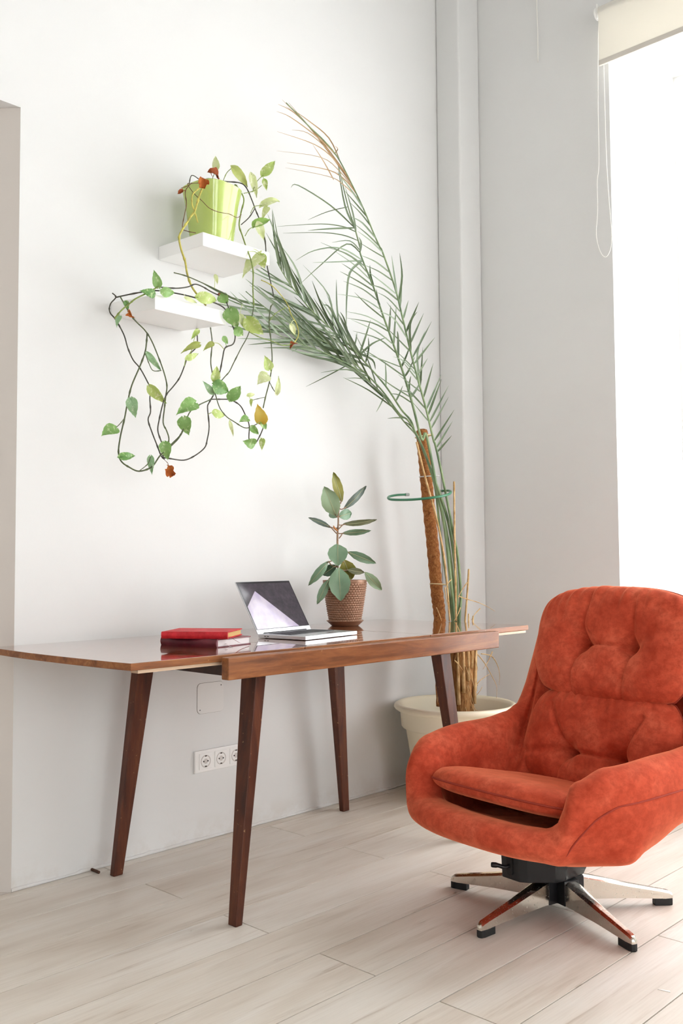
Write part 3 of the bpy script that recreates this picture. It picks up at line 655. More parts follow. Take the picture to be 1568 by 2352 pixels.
LEAVES = [([2.0594,2.57,2.3882],[2.0522,2.57,2.4379],0.0273,'p',0.3),([2.1158,2.55,2.4066],[2.1936,2.55,2.3578],0.038,'o',0.3),([2.1859,2.53,2.3974],[2.2143,2.53,2.3188],0.0288,'p',0.3),([2.2434,2.53,2.4096],[2.304,2.53,2.4865],0.0379,'l',0.3),([2.2479,2.53,2.3961],[2.2608,2.53,2.3576],0.0204,'l',0.3),([2.2367,2.53,2.2964],[2.3335,2.53,2.3572],0.032,'p',0.3),([2.2659,2.53,2.2994],[2.2366,2.53,2.248],0.0244,'p',0.3),([2.2014,2.53,2.2084],[2.2789,2.53,2.2621],0.0432,'g2',0.3),([2.2086,2.52,2.2224],[2.2404,2.52,2.1658],0.0317,'p',0.3),([2.2066,2.5,2.1075],[2.1183,2.5,2.012],0.0572,'p',0.3),([2.2003,2.5,2.0987],[2.2224,2.5,2.0529],0.0429,'l',0.3),([2.013,2.56,2.3641],[2.0754,2.56,2.3684],0.0307,'x',0.3),([1.9314,2.485,2.2958],[1.9326,2.485,2.2604],0.0332,'x2',0.3),([1.9,2.55,2.2658],[1.8817,2.55,2.2496],0.0136,'x',0.3),([1.7588,2.49,1.8861],[1.7405,2.49,1.9399],0.03,'g',0.3),([1.747,2.495,1.8608],[1.6938,2.495,1.8637],0.0299,'d',0.3),([1.7692,2.49,1.873],[1.8254,2.49,1.8814],0.0327,'g',0.3),([1.9128,2.485,1.8834],[2.0073,2.485,1.8932],0.0408,'l',0.3),([2.0091,2.485,1.912],[2.0423,2.485,1.884],0.039,'g',0.3),([1.9899,2.49,1.9771],[2.0015,2.49,1.9473],0.0145,'p',0.3),([1.8646,2.49,1.8725],[1.915,2.49,1.866],0.0167,'p',0.3),([2.0096,2.5,1.9197],[2.0299,2.5,1.9169],0.0118,'x',0.3),([2.0347,2.47,1.8643],[2.0712,2.47,1.8017],0.0568,'g',0.3),([2.0988,2.49,1.8607],[2.1181,2.49,1.8163],0.0255,'p',0.3),([2.0695,2.48,1.8022],[2.1096,2.48,1.7849],0.034,'g',0.3),([2.112,2.47,1.844],[2.1933,2.47,1.7965],0.0546,'l',0.3),([2.3493,2.5,1.8723],[2.3761,2.5,1.8373],0.0225,'p',0.3),([2.3705,2.5,1.81],[2.3476,2.5,1.7894],0.0197,'x',0.3),([1.9242,2.49,1.7299],[1.8506,2.49,1.6926],0.0276,'o',0.3),([1.9816,2.49,1.743],[1.941,2.49,1.7128],0.0216,'o',0.3),([2.0248,2.49,1.7695],[2.0465,2.49,1.7482],0.02,'g',0.3),([1.8706,2.49,1.6701],[1.9238,2.49,1.6984],0.0219,'l',0.3),([1.9235,2.495,1.777],[1.8933,2.495,1.7404],0.0178,'l',0.3),([1.758,2.55,1.681],[1.8184,2.55,1.6266],0.0208,'s',0.3),([1.7456,2.52,1.567],[1.8143,2.52,1.516],0.0351,'l',0.3),([1.6899,2.54,1.5239],[1.7078,2.54,1.4623],0.0373,'s',0.3),([1.6431,2.55,1.4265],[1.5906,2.55,1.3988],0.0495,'g',0.3),([1.6435,2.53,1.3314],[1.7058,2.53,1.3438],0.0275,'d',0.3),([1.7589,2.53,1.3432],[1.7643,2.53,1.2838],0.024,'s',0.3),([1.8075,2.5,1.3142],[1.825,2.5,1.2747],0.031,'x2',0.3),([1.7905,2.5,1.3884],[1.8049,2.5,1.3313],0.0395,'g',0.3),([1.9005,2.48,1.5288],[1.8264,2.48,1.4865],0.0527,'g',0.3),([1.8503,2.48,1.473],[1.8704,2.48,1.4146],0.0469,'g',0.3),([1.9812,2.48,1.6089],[1.9909,2.48,1.6665],0.0314,'l',0.3),([1.9676,2.47,1.594],[2.0371,2.47,1.5785],0.0499,'d',0.3),([1.975,2.48,1.5674],[1.9306,2.48,1.6038],0.0224,'s',0.3),([2.0423,2.47,1.5517],[2.0848,2.47,1.6109],0.0453,'g',0.3),([1.966,2.47,1.4986],[2.0185,2.47,1.4967],0.0338,'l',0.3),([2.0459,2.48,1.4802],[2.0623,2.48,1.4306],0.0136,'p',0.3),([2.1189,2.47,1.4978],[2.0794,2.47,1.4826],0.0304,'g',0.3),([2.1882,2.47,1.4878],[2.1592,2.47,1.5518],0.0468,'w',0.3),([2.1851,2.475,1.4913],[2.2101,2.475,1.4674],0.0234,'g',0.3),([2.1359,2.475,1.4713],[2.1732,2.475,1.446],0.0241,'g',0.3),([2.1541,2.475,1.4124],[2.1014,2.475,1.4162],0.039,'g',0.3),([2.1893,2.475,1.4334],[2.1855,2.475,1.3926],0.0225,'l',0.3),([2.2361,2.49,1.6879],[2.2146,2.49,1.7355],0.0362,'l',0.3),([2.2265,2.49,1.6692],[2.1812,2.49,1.6311],0.0456,'p',0.3),([2.2718,2.49,1.6046],[2.285,2.49,1.6746],0.0211,'p',0.3),([2.138,2.495,1.5814],[2.1737,2.495,1.5934],0.0168,'p',0.3),([1.6671,2.57,1.7914],[1.6526,2.57,1.7543],0.0205,'s',0.3),([1.668,2.54,1.8332],[1.6796,2.54,1.8079],0.0178,'d',0.3),([1.6897,2.55,1.8062],[1.6999,2.55,1.786],0.0196,'x2',0.3),([2.1564,2.495,1.5719],[2.1526,2.495,1.5446],0.0122,'l',0.3)]
FRONDS = [[[3.2633,2.43,0.7457],[3.2758,2.43,0.8516],[3.2587,2.43,1.016],[3.2333,2.43,1.102],[3.205,2.43,1.1995],[3.1802,2.435,1.3049],[3.1555,2.44,1.4017],[3.1307,2.445,1.4899],[3.1235,2.45,1.5143],[3.088,2.4575,1.6365],[3.0476,2.465,1.7505],[3.0077,2.4725,1.8701],[2.9684,2.48,2.0018],[2.9264,2.485,2.1247],[2.8562,2.49,2.2591],[2.843,2.495,2.2816],[2.8112,2.5,2.3328],[2.7687,2.495,2.3844],[2.7268,2.49,2.4289],[2.6588,2.485,2.4992],[2.5836,2.48,2.5681],[2.4994,2.4725,2.6061],[2.4096,2.465,2.6309],[2.3386,2.4575,2.6542],[2.2848,2.45,2.6677]],[[3.256,2.45,0.7453],[3.236,2.4528,0.9137],[3.2038,2.4556,1.139],[3.1573,2.4583,1.2969],[3.1254,2.4622,1.4298],[3.0953,2.4678,1.5377],[3.0745,2.4733,1.5121],[3.0222,2.4789,1.6576],[2.9854,2.4889,1.765],[2.9502,2.5,1.8589],[2.9151,2.5111,1.9458],[2.8797,2.5217,2.032],[2.8423,2.53,2.123],[2.7774,2.5383,2.239],[2.7822,2.5467,2.2728],[2.7541,2.55,2.3501],[2.7225,2.55,2.4121],[2.6915,2.55,2.4927],[2.6608,2.55,2.5851]],[[3.263,2.44,0.7453],[3.2639,2.4431,0.9132],[3.2252,2.4463,1.1391],[3.1653,2.4494,1.2805],[3.1343,2.47,1.378],[3.1153,2.495,1.4726],[3.0892,2.52,1.5464],[3.0935,2.5469,1.6008],[3.0659,2.575,1.6477],[2.9986,2.6031,1.743],[2.8962,2.625,1.8309],[2.8152,2.6375,1.892],[2.7271,2.65,1.9439],[2.6311,2.6606,1.9984],[2.5312,2.6637,2.0672],[2.4759,2.6669,2.1181],[2.4379,2.67,2.1656]],[[3.2689,2.47,0.7439],[3.236,2.4733,0.9135],[3.1974,2.4767,1.1189],[3.1752,2.48,1.299],[3.1531,2.5,1.4143],[3.121,2.52,1.5124],[3.0695,2.54,1.5958],[3.0494,2.57,1.6253],[2.9649,2.6,1.7249],[2.8725,2.63,1.8019],[2.7815,2.65,1.8627],[2.6929,2.67,1.8966],[2.607,2.69,1.9236],[2.505,2.69,1.9492],[2.3908,2.69,1.9829],[2.2968,2.69,2.0244]],[[3.2761,2.46,0.7439],[3.2689,2.46,0.8923],[3.229,2.46,1.0985],[3.1988,2.4708,1.242],[3.1824,2.4977,1.3665],[3.1585,2.5246,1.458],[3.1445,2.5546,1.5385],[3.0982,2.5854,1.5987],[2.9894,2.6131,1.7032],[2.8517,2.6285,1.7922],[2.738,2.6438,1.8293],[2.6196,2.65,1.8497],[2.5005,2.65,1.8612],[2.3629,2.65,1.8861]]]
DRYSTEMS = [[[3.2249,2.42,1.3392],[3.2237,2.42,1.1179],[3.2263,2.42,0.9142],[3.2262,2.42,0.7479]],[[3.3221,2.42,0.9661],[3.307,2.42,0.8508],[3.2908,2.42,0.7447],[3.2823,2.42,0.6675]],[[2.9753,2.42,1.4861],[3.0261,2.42,1.3516],[3.0687,2.42,1.2544],[3.1057,2.42,1.1639],[3.1546,2.42,0.9959],[3.1828,2.42,0.75]]]
STRAW = [[[3.0671,2.4,0.8114],[3.0888,2.4,0.779],[3.1012,2.4,0.7548]],[[3.2309,2.4,0.805],[3.21,2.4,0.7736],[3.1862,2.4,0.7506]],[[3.2185,2.4,0.8539],[3.2725,2.4,0.84],[3.3557,2.4,0.8229],[3.4268,2.4,0.8015],[3.4848,2.4,0.7782]],[[3.3728,2.4,0.7953],[3.3334,2.4,0.7722],[3.3085,2.4,0.7487]],[[3.2809,2.4,0.9092],[3.2391,2.4,0.8735],[3.2148,2.4,0.8419]],[[3.1266,2.4,0.8924],[3.1324,2.4,0.8565],[3.1508,2.4,0.7962],[3.1565,2.4,0.7521]],[[3.1698,2.4,0.9235],[3.1465,2.4,0.9079],[3.1329,2.4,0.8843]],[[3.3008,2.38,0.6167],[3.3324,2.38,0.5956],[3.3804,2.38,0.554],[3.4287,2.38,0.4974],[3.4612,2.38,0.4512],[3.4557,2.38,0.4038]],[[3.3489,2.38,0.6038],[3.4227,2.38,0.5888],[3.4638,2.38,0.5519],[3.4839,2.38,0.5068],[3.4783,2.38,0.4591]],[[3.4315,2.38,0.6073],[3.3972,2.38,0.5669],[3.3595,2.38,0.5368]],[[3.2892,2.38,0.459],[3.3381,2.38,0.4916],[3.4124,2.38,0.5132]],[[3.1599,2.38,0.5904],[3.19,2.38,0.5697],[3.2202,2.38,0.5395]],[[3.0622,2.38,0.5534],[3.0499,2.38,0.4786],[3.0417,2.38,0.4306]]]
POLE = [[3.1834,2.56,1.5749],[3.202,2.56,1.4339],[3.2233,2.56,1.2641],[3.2531,2.56,1.0559],[3.2772,2.56,0.8658],[3.2963,2.56,0.7322]]
RING = [[3.1566,2.6174,1.2907],[3.1011,2.6322,1.287],[3.0238,2.6126,1.2749],[2.975,2.5634,1.2592],[2.9716,2.4805,1.253],[2.9836,2.41,1.2536],[3.0182,2.3588,1.2596],[3.0803,2.351,1.2709],[3.1403,2.374,1.2859],[3.1898,2.4227,1.2984],[3.2225,2.4897,1.302]]
RUBBER = [([2.6493,2.5624,1.1792],[2.5786,2.5555,1.2889],0.0724,'a',0.08,0,0.25),([2.6841,2.5651,1.2368],[2.6635,2.5922,1.3537],0.0438,'o',-0.06,35,0.25),([2.6849,2.552,1.2085],[2.758,2.4975,1.2988],0.0349,'k',0.08,40,0.25),([2.677,2.577,1.1786],[2.7509,2.5708,1.1969],0.0438,'b',0.1,0,0.25),([2.675,2.5791,1.1786],[2.6857,2.6386,1.2004],0.035,'b',0.1,0,0.25),([2.6439,2.5858,1.1358],[2.5883,2.6553,1.1774],0.0232,'k',0.12,30,0.25),([2.6767,2.5507,1.1471],[2.7679,2.4543,1.1602],0.0267,'n',0.18,30,0.25),([2.6676,2.5484,1.112],[2.7142,2.4412,1.1187],0.0266,'b',0.1,20,0.25),([2.6426,2.5487,1.0707],[2.6031,2.5094,0.9886],0.0792,'b',0.12,0,0.25),([2.6845,2.5363,1.0396],[2.7473,2.4451,0.9941],0.0362,'b',0.2,0,0.25),([2.6281,2.5834,1.0053],[2.5513,2.6127,0.9144],0.0347,'b',0.35,0,0.25),([2.6846,2.5981,0.9877],[2.6618,2.6541,0.9468],0.0439,'d',0.15,0,0.25),([2.6969,2.5692,1.0079],[2.7368,2.5625,0.9292],0.0671,'o',0.1,0,0.25),([2.6865,2.5396,0.9687],[2.7413,2.4976,0.9581],0.0275,'n',0.12,0,0.25),([2.7412,2.4976,0.9595],[2.7903,2.4518,0.8875],0.0406,'a',0.15,0,0.25),([2.6343,2.5355,0.9793],[2.6073,2.5008,0.8548],0.0845,'b',0.15,0,0.25),([2.6162,2.5723,0.9336],[2.5675,2.587,0.84],0.0345,'b',0.2,0,0.25)]
RSTEM = [[2.6716,2.5749,0.9007],[2.6676,2.5728,0.9819],[2.6638,2.57,1.0718],[2.6627,2.5678,1.1153],[2.663,2.5645,1.153],[2.6623,2.5628,1.1849],[2.6648,2.5567,1.2312]]
RPET = [[[2.6598,2.5711,1.111],[2.6514,2.5789,1.1241],[2.6439,2.5858,1.1358]],[[2.6647,2.5647,1.1283],[2.67,2.5585,1.137],[2.6767,2.5507,1.1471]],[[2.6671,2.5649,1.0921],[2.6722,2.5589,1.1022],[2.6759,2.5543,1.1123]],[[2.6613,2.5797,0.9791],[2.6489,2.5918,0.9893],[2.6424,2.5975,1.0039]],[[2.6694,2.5714,0.9761],[2.6838,2.5571,0.9673],[2.6938,2.5465,0.9687]],[[2.667,2.5706,1.0196],[2.6795,2.5564,1.034],[2.6918,2.5432,1.0397]],[[2.668,2.5742,0.9587],[2.6564,2.5873,0.9472],[2.6448,2.6004,0.9329]]]
CHAIN = [[3.7,1.9323,3.3696],[3.7,1.9372,3.3363],[3.7,1.9371,3.16],[3.7,1.9358,2.9452],[3.7,1.934,2.7508],[3.7,1.9261,2.5559],[3.7,1.917,2.4194],[3.7,1.9206,2.3535],[3.7,1.9357,2.3188],[3.7,1.9523,2.3131],[3.7,1.9704,2.3365],[3.7,1.9858,2.3884],[3.7,1.9889,2.4375],[3.7,1.9805,2.5321],[3.7,1.98,2.6483],[3.7,1.9695,2.7423],[3.7,1.9684,2.9759],[3.7,1.9627,3.2286],[3.7,1.958,3.3448],[3.7,1.9528,3.3899]]
LEAFLETS = [[([[3.1815,2.4437,1.4797],[3.1874,2.4006,1.531]],0.0046,False),([[3.1403,2.4444,1.4764],[3.2112,2.4133,1.5964]],0.0046,False),([[3.1312,2.4487,1.5101],[3.2896,2.4629,1.6593]],0.0046,False),([[3.1231,2.4528,1.5608],[3.2327,2.4494,1.7071]],0.0046,False),([[3.1137,2.4538,1.5804],[3.1834,2.4113,1.7443]],0.0046,False),([[3.098,2.4556,1.5994],[3.1715,2.4403,1.7743]],0.0046,False),([[3.087,2.4575,1.6358],[3.1791,2.4458,1.7969]],0.0046,False),([[3.075,2.4603,1.6755],[3.0956,2.4231,1.8294]],0.0046,False),([[3.0634,2.4631,1.7287],[3.088,2.4719,1.9042]],0.0046,False),([[3.0463,2.4659,1.7743],[3.0606,2.425,1.8448]],0.0046,False),([[3.0398,2.4688,1.8144],[3.1431,2.45,1.951]],0.0046,False),([[3.0334,2.4716,1.8546],[3.1387,2.4629,2.0218]],0.0046,False),([[3.0205,2.4734,1.9003],[3.0783,2.4579,2.0441]],0.0046,False),([[3.0037,2.4763,1.9454],[3.0659,2.4732,2.0927]],0.0046,False),([[2.983,2.48,2.0033],[3.0161,2.489,2.0929]],0.0046,False),([[2.9601,2.4819,2.0533],[2.9992,2.5084,2.2165]],0.0046,False),([[2.9373,2.4838,2.0963],[2.9021,2.4701,2.1799],[2.8721,2.4565,2.2432]],0.0046,False),([[2.9518,2.4831,2.0856],[2.9698,2.4841,2.1843],[2.9568,2.485,2.2799]],0.0046,False),([[3.0593,2.4641,1.7351],[3.0438,2.4669,1.8691],[3.1028,2.4698,1.9751]],0.0046,False),([[3.0244,2.4725,1.8805],[2.9889,2.4592,1.9803],[3.0208,2.4459,2.0378]],0.0046,False),([[3.0987,2.4547,1.5824],[2.923,2.4048,1.6503]],0.003,False),([[3.0815,2.4575,1.6284],[2.9853,2.4854,1.7282]],0.003,False),([[3.0618,2.4622,1.7012],[2.8813,2.4361,1.7536]],0.003,False),([[3.0447,2.465,1.7468],[2.9071,2.4401,1.817]],0.003,False),([[3.0291,2.4688,1.8061],[2.9313,2.4901,1.8685]],0.003,False),([[3.0086,2.4725,1.8779],[2.853,2.4693,1.9446]],0.003,False),([[2.9931,2.4763,1.9368],[2.8945,2.4701,1.9919],[2.7986,2.464,1.9991]],0.003,False),([[2.9803,2.4781,1.9754],[2.8783,2.49,2.059]],0.003,False),([[2.959,2.4812,2.026],[2.8508,2.4575,2.0603],[2.7556,2.4337,2.0623]],0.003,False),([[2.9312,2.4831,2.0815],[2.8549,2.4864,2.1067],[2.7708,2.4897,2.1095]],0.003,False),([[2.9228,2.4844,2.1002],[2.8218,2.4743,2.1302],[2.7337,2.4643,2.148]],0.003,False),([[2.9046,2.4856,2.1436],[2.801,2.4643,2.1629],[2.6914,2.4429,2.1595]],0.003,False),([[2.8871,2.4875,2.1804],[2.8099,2.4889,2.2098],[2.7251,2.4903,2.2167]],0.003,False),([[2.8691,2.4888,2.2233],[2.8045,2.501,2.2576],[2.7412,2.5133,2.2782]],0.003,False),([[2.851,2.49,2.2527],[2.7642,2.4733,2.2807],[2.6705,2.4566,2.292]],0.003,False),([[2.838,2.4956,2.2842],[2.7703,2.4958,2.3139],[2.6949,2.496,2.3372]],0.003,False),([[2.8215,2.4981,2.314],[2.7302,2.4851,2.3468],[2.6507,2.472,2.3484]],0.003,False),([[2.792,2.4975,2.3594],[2.7399,2.5022,2.393],[2.6793,2.5068,2.4235]],0.003,False),([[2.7702,2.495,2.3861],[2.7082,2.4989,2.4228],[2.6476,2.5028,2.4588]],0.003,False),([[2.7479,2.4919,2.4121],[2.6649,2.4756,2.4497],[2.5575,2.4594,2.4965]],0.003,False),([[3.0817,2.4575,1.642],[2.9974,2.4657,1.6936],[2.9352,2.4739,1.7001]],0.003,False),([[3.037,2.4669,1.7799],[2.961,2.4682,1.8228],[2.8915,2.4695,1.8324]],0.003,False),([[2.7063,2.4881,2.4519],[2.6433,2.4897,2.4926],[2.5459,2.4912,2.5088],[2.3274,2.4927,2.4705]],0.0021,True),([[2.6864,2.4869,2.4719],[2.6096,2.4921,2.5218],[2.5085,2.4973,2.5496],[2.2843,2.5025,2.5053]],0.0021,True),([[2.6563,2.4844,2.5077],[2.5606,2.4791,2.5539],[2.4509,2.4739,2.5741],[2.2576,2.4687,2.5577]],0.0021,True),([[2.7069,2.4888,2.4457],[2.6276,2.4923,2.4759],[2.5505,2.4959,2.4862],[2.3254,2.4994,2.4538]],0.0021,True),([[2.5785,2.4791,2.5722],[2.4802,2.4858,2.6248],[2.3855,2.4926,2.6696],[2.3102,2.4993,2.7055]],0.0021,True),([[2.574,2.4791,2.574],[2.4425,2.4651,2.6057],[2.3053,2.4512,2.6219],[2.2253,2.4372,2.6102]],0.0021,True),([[2.5597,2.4781,2.5787],[2.4614,2.4841,2.6305],[2.3584,2.4901,2.6717],[2.2871,2.4961,2.6791]],0.0021,True),([[2.6373,2.4838,2.5148],[2.5326,2.4776,2.5763],[2.4149,2.4714,2.6048],[2.3264,2.4653,2.5855]],0.0021,True),([[2.598,2.4806,2.5596],[2.5321,2.4767,2.6264],[2.4166,2.4729,2.6552],[2.3303,2.469,2.6668]],0.0021,True),([[2.574,2.4791,2.5708],[2.5633,2.4599,2.5868],[2.5284,2.4408,2.5823]],0.0021,True),([[2.564,2.4831,2.4738],[2.5145,2.4861,2.5292],[2.4573,2.489,2.5809]],0.0021,True),([[2.6812,2.4863,2.4832],[2.5412,2.4774,2.5726],[2.4122,2.4685,2.6337],[2.3054,2.4596,2.679]],0.0021,True),([[2.6667,2.4856,2.4918],[2.5475,2.4922,2.5792],[2.4249,2.4988,2.6605],[2.3319,2.5053,2.6921]],0.0021,True)],[([[2.9885,2.4802,1.6675],[2.876,2.4662,1.7112],[2.7677,2.4522,1.7399]],0.0028,False),([[2.9745,2.4889,1.7675],[2.8314,2.4864,1.8126],[2.7047,2.4838,1.8441]],0.0028,False),([[2.9696,2.4931,1.7943],[2.8386,2.484,1.8134],[2.7042,2.475,1.8234]],0.0028,False),([[2.9445,2.5014,1.8657],[2.8392,2.5009,1.9016],[2.686,2.5004,1.9077]],0.0028,False),([[2.9294,2.5055,1.8975],[2.8059,2.4884,1.9266],[2.646,2.4713,1.9399]],0.0028,False),([[2.9111,2.5111,1.9422],[2.7924,2.4933,1.9577],[2.6232,2.4755,1.9428]],0.0028,False),([[2.8994,2.5137,1.9674],[2.7918,2.5186,1.9885],[2.6743,2.5235,1.9868]],0.0028,False),([[2.8755,2.5227,2.0382],[2.7738,2.5278,2.059],[2.6298,2.5329,2.0504]],0.0028,False),([[2.8633,2.5248,2.0629],[2.7684,2.5225,2.0962],[2.6535,2.5202,2.104]],0.0028,False),([[2.8523,2.5279,2.0947],[2.7588,2.5398,2.1307],[2.6684,2.5516,2.1528]],0.0028,False),([[2.8365,2.531,2.1321],[2.722,2.5143,2.1499],[2.6211,2.4975,2.1622]],0.0028,False),([[2.828,2.5321,2.1438],[2.7419,2.5411,2.193],[2.6309,2.5501,2.2279]],0.0028,False),([[2.8146,2.5331,2.1611],[2.6951,2.5149,2.2089],[2.5055,2.4966,2.2166]],0.0028,False),([[2.8015,2.5341,2.185],[2.7022,2.5477,2.2312],[2.6061,2.5613,2.2375]],0.0028,False),([[2.7895,2.5362,2.2159],[2.6531,2.5362,2.2396],[2.5099,2.5362,2.1958],[2.4117,2.5361,2.1343]],0.0028,False),([[2.7847,2.5362,2.2148],[2.6519,2.5355,2.1843],[2.4996,2.5348,2.1461]],0.0028,False),([[2.775,2.5446,2.2609],[2.7329,2.5584,2.2937],[2.6447,2.5722,2.2689]],0.0028,False),([[2.7641,2.5475,2.2921],[2.6885,2.5518,2.3041],[2.5655,2.5562,2.2852],[2.3688,2.5605,2.2343]],0.0028,False),([[2.7519,2.5492,2.3225],[2.6907,2.5536,2.3397],[2.5675,2.558,2.3201],[2.3421,2.5624,2.2537]],0.0028,False),([[2.7453,2.55,2.3409],[2.5898,2.5272,2.2988],[2.4448,2.5043,2.2499]],0.0028,False),([[2.7435,2.55,2.3471],[2.607,2.5432,2.4006],[2.426,2.5364,2.4269],[2.3819,2.5295,2.4041]],0.0028,False),([[2.7063,2.55,2.4164],[2.5737,2.5284,2.3619],[2.4474,2.5068,2.2914]],0.0028,False),([[3.0118,2.4782,1.6432],[2.9196,2.4609,1.6766],[2.8395,2.4437,1.6709]],0.0028,False),([[2.8893,2.5177,1.9997],[2.7731,2.5013,2.0274],[2.6801,2.4848,2.0573]],0.0028,False),([[2.7703,2.5404,2.2455],[2.7014,2.5466,2.27],[2.5613,2.5529,2.1547],[2.4542,2.5591,2.0573]],0.0028,False),([[2.7482,2.55,2.3483],[2.676,2.5301,2.4159],[2.6151,2.5101,2.561]],0.0046,False),([[2.7566,2.5492,2.3237],[2.729,2.536,2.3991],[2.6691,2.5229,2.4902]],0.0046,False),([[2.7775,2.5425,2.2543],[2.777,2.5372,2.2927],[2.757,2.5319,2.3097]],0.0046,False),([[2.7618,2.5373,2.2164],[2.7155,2.5432,2.1548],[2.7019,2.5492,2.0359],[2.7072,2.5552,1.9211]],0.0046,False),([[2.9327,2.5042,1.8844],[2.9602,2.5178,1.9789],[2.9878,2.5314,2.0751]],0.0046,False),([[2.9696,2.4931,1.7943],[3.0056,2.4964,1.8542],[3.0421,2.4997,1.915]],0.0046,False),([[2.9112,2.5111,1.9489],[2.9029,2.4946,1.998],[2.8896,2.4782,2.0456]],0.0046,False),([[2.9832,2.4876,1.7551],[3.0113,2.4844,1.7991],[3.0452,2.4812,1.8579]],0.0046,False),([[3.0093,2.4802,1.67],[3.0509,2.4834,1.7162],[3.0986,2.4866,1.7708]],0.0046,False),([[2.8669,2.5238,2.0501],[2.8362,2.5009,2.0595],[2.801,2.4779,2.0938]],0.0046,False),([[2.8352,2.53,2.125],[2.8283,2.5322,2.1639],[2.8264,2.5344,2.2106]],0.0046,False),([[2.9512,2.4986,1.8461],[2.9453,2.4883,1.924],[2.9285,2.4781,1.9461]],0.0046,False),([[2.9936,2.4839,1.7089],[3.008,2.4825,1.7375],[3.0173,2.4811,1.7724]],0.0046,False)],[([[2.7503,2.65,1.9719],[2.7178,2.6634,2.0882],[2.5853,2.6768,2.1881]],0.0042,False),([[2.764,2.6453,1.9268],[2.76,2.6587,2.0556],[2.7719,2.6721,2.1684]],0.0042,False),([[2.8149,2.6391,1.9008],[2.7978,2.6495,1.9938],[2.7802,2.66,2.0328]],0.0042,False),([[2.839,2.6344,1.8837],[2.8591,2.6455,1.9227],[2.8784,2.6566,1.9619]],0.0042,False),([[2.8731,2.6297,1.8613],[2.9083,2.6337,1.9494],[2.9439,2.6376,2.0251]],0.0042,False),([[2.9076,2.625,1.8387],[2.9272,2.6349,1.898],[2.9357,2.6448,1.9491]],0.0042,False),([[2.8649,2.6313,1.8671],[2.9486,2.6338,1.9219],[3.0454,2.6363,1.9662]],0.0042,False),([[2.6406,2.6606,2.013],[2.5695,2.6702,2.0791],[2.4491,2.6798,2.2217]],0.0042,False),([[2.5624,2.6629,2.0502],[2.5117,2.6736,2.1385],[2.4746,2.6844,2.2096]],0.0042,False),([[2.495,2.6653,2.0819],[2.4968,2.6808,2.1497],[2.4053,2.6963,2.2786]],0.0042,False),([[2.9939,2.6031,1.7452],[3.0089,2.611,1.8034],[3.0134,2.6188,1.8537]],0.0042,False),([[3.0512,2.5855,1.6881],[3.068,2.5859,1.7179],[3.0904,2.5863,1.7556]],0.0042,False),([[2.847,2.6328,1.8712],[2.9585,2.6434,1.8561],[2.9905,2.6539,1.8209]],0.0042,False),([[2.7815,2.6437,1.9228],[2.7109,2.6479,2.0306],[2.6595,2.652,2.0347]],0.0042,False)],[([[2.8248,2.64,1.8218],[2.7159,2.6548,1.7616],[2.5917,2.6697,1.6966]],0.003,False),([[2.8249,2.64,1.8319],[2.7093,2.6478,1.8387],[2.6254,2.6555,1.8398]],0.003,False),([[2.6925,2.6675,1.8854],[2.6088,2.6751,1.8728],[2.5275,2.6827,1.8287]],0.003,False),([[3.0465,2.5775,1.6521],[2.8837,2.5957,1.7095],[2.7485,2.6139,1.7472]],0.003,False),([[3.0301,2.5812,1.6713],[2.8669,2.5891,1.7466],[2.7402,2.597,1.7404]],0.003,False),([[3.0623,2.5512,1.6116],[3.0127,2.5582,1.6051],[2.9639,2.5652,1.5979]],0.003,False),([[3.0902,2.535,1.5764],[3.0667,2.542,1.585],[3.0434,2.5489,1.5936]],0.003,False),([[2.9101,2.6187,1.7838],[2.7832,2.6284,1.7872],[2.6436,2.638,1.7555]],0.003,False),([[3.0019,2.5925,1.7036],[2.952,2.5944,1.6569],[2.9283,2.5962,1.6239]],0.003,False),([[2.8488,2.635,1.8179],[2.7638,2.6459,1.8269],[2.6629,2.6569,1.8165]],0.003,False)],[]]
POLEB = [3.2304,2.5,0.383]
allv = []
for i, (pts, r, c) in enumerate(VINES):
    pp = catmull([Vector(q) - Vector((PX, PY, PZ)) for q in pts], 5); allv += pp
    n_ = len(pp); m = MB()
    m.tube(pp, [r * (.82 + (.35 if (k % 9) == 4 else 0)) for k in range(n_)], 7)
    m.obj('vine', 'vine_' + c, po, smooth=True)
VIEW = Vector(F0)
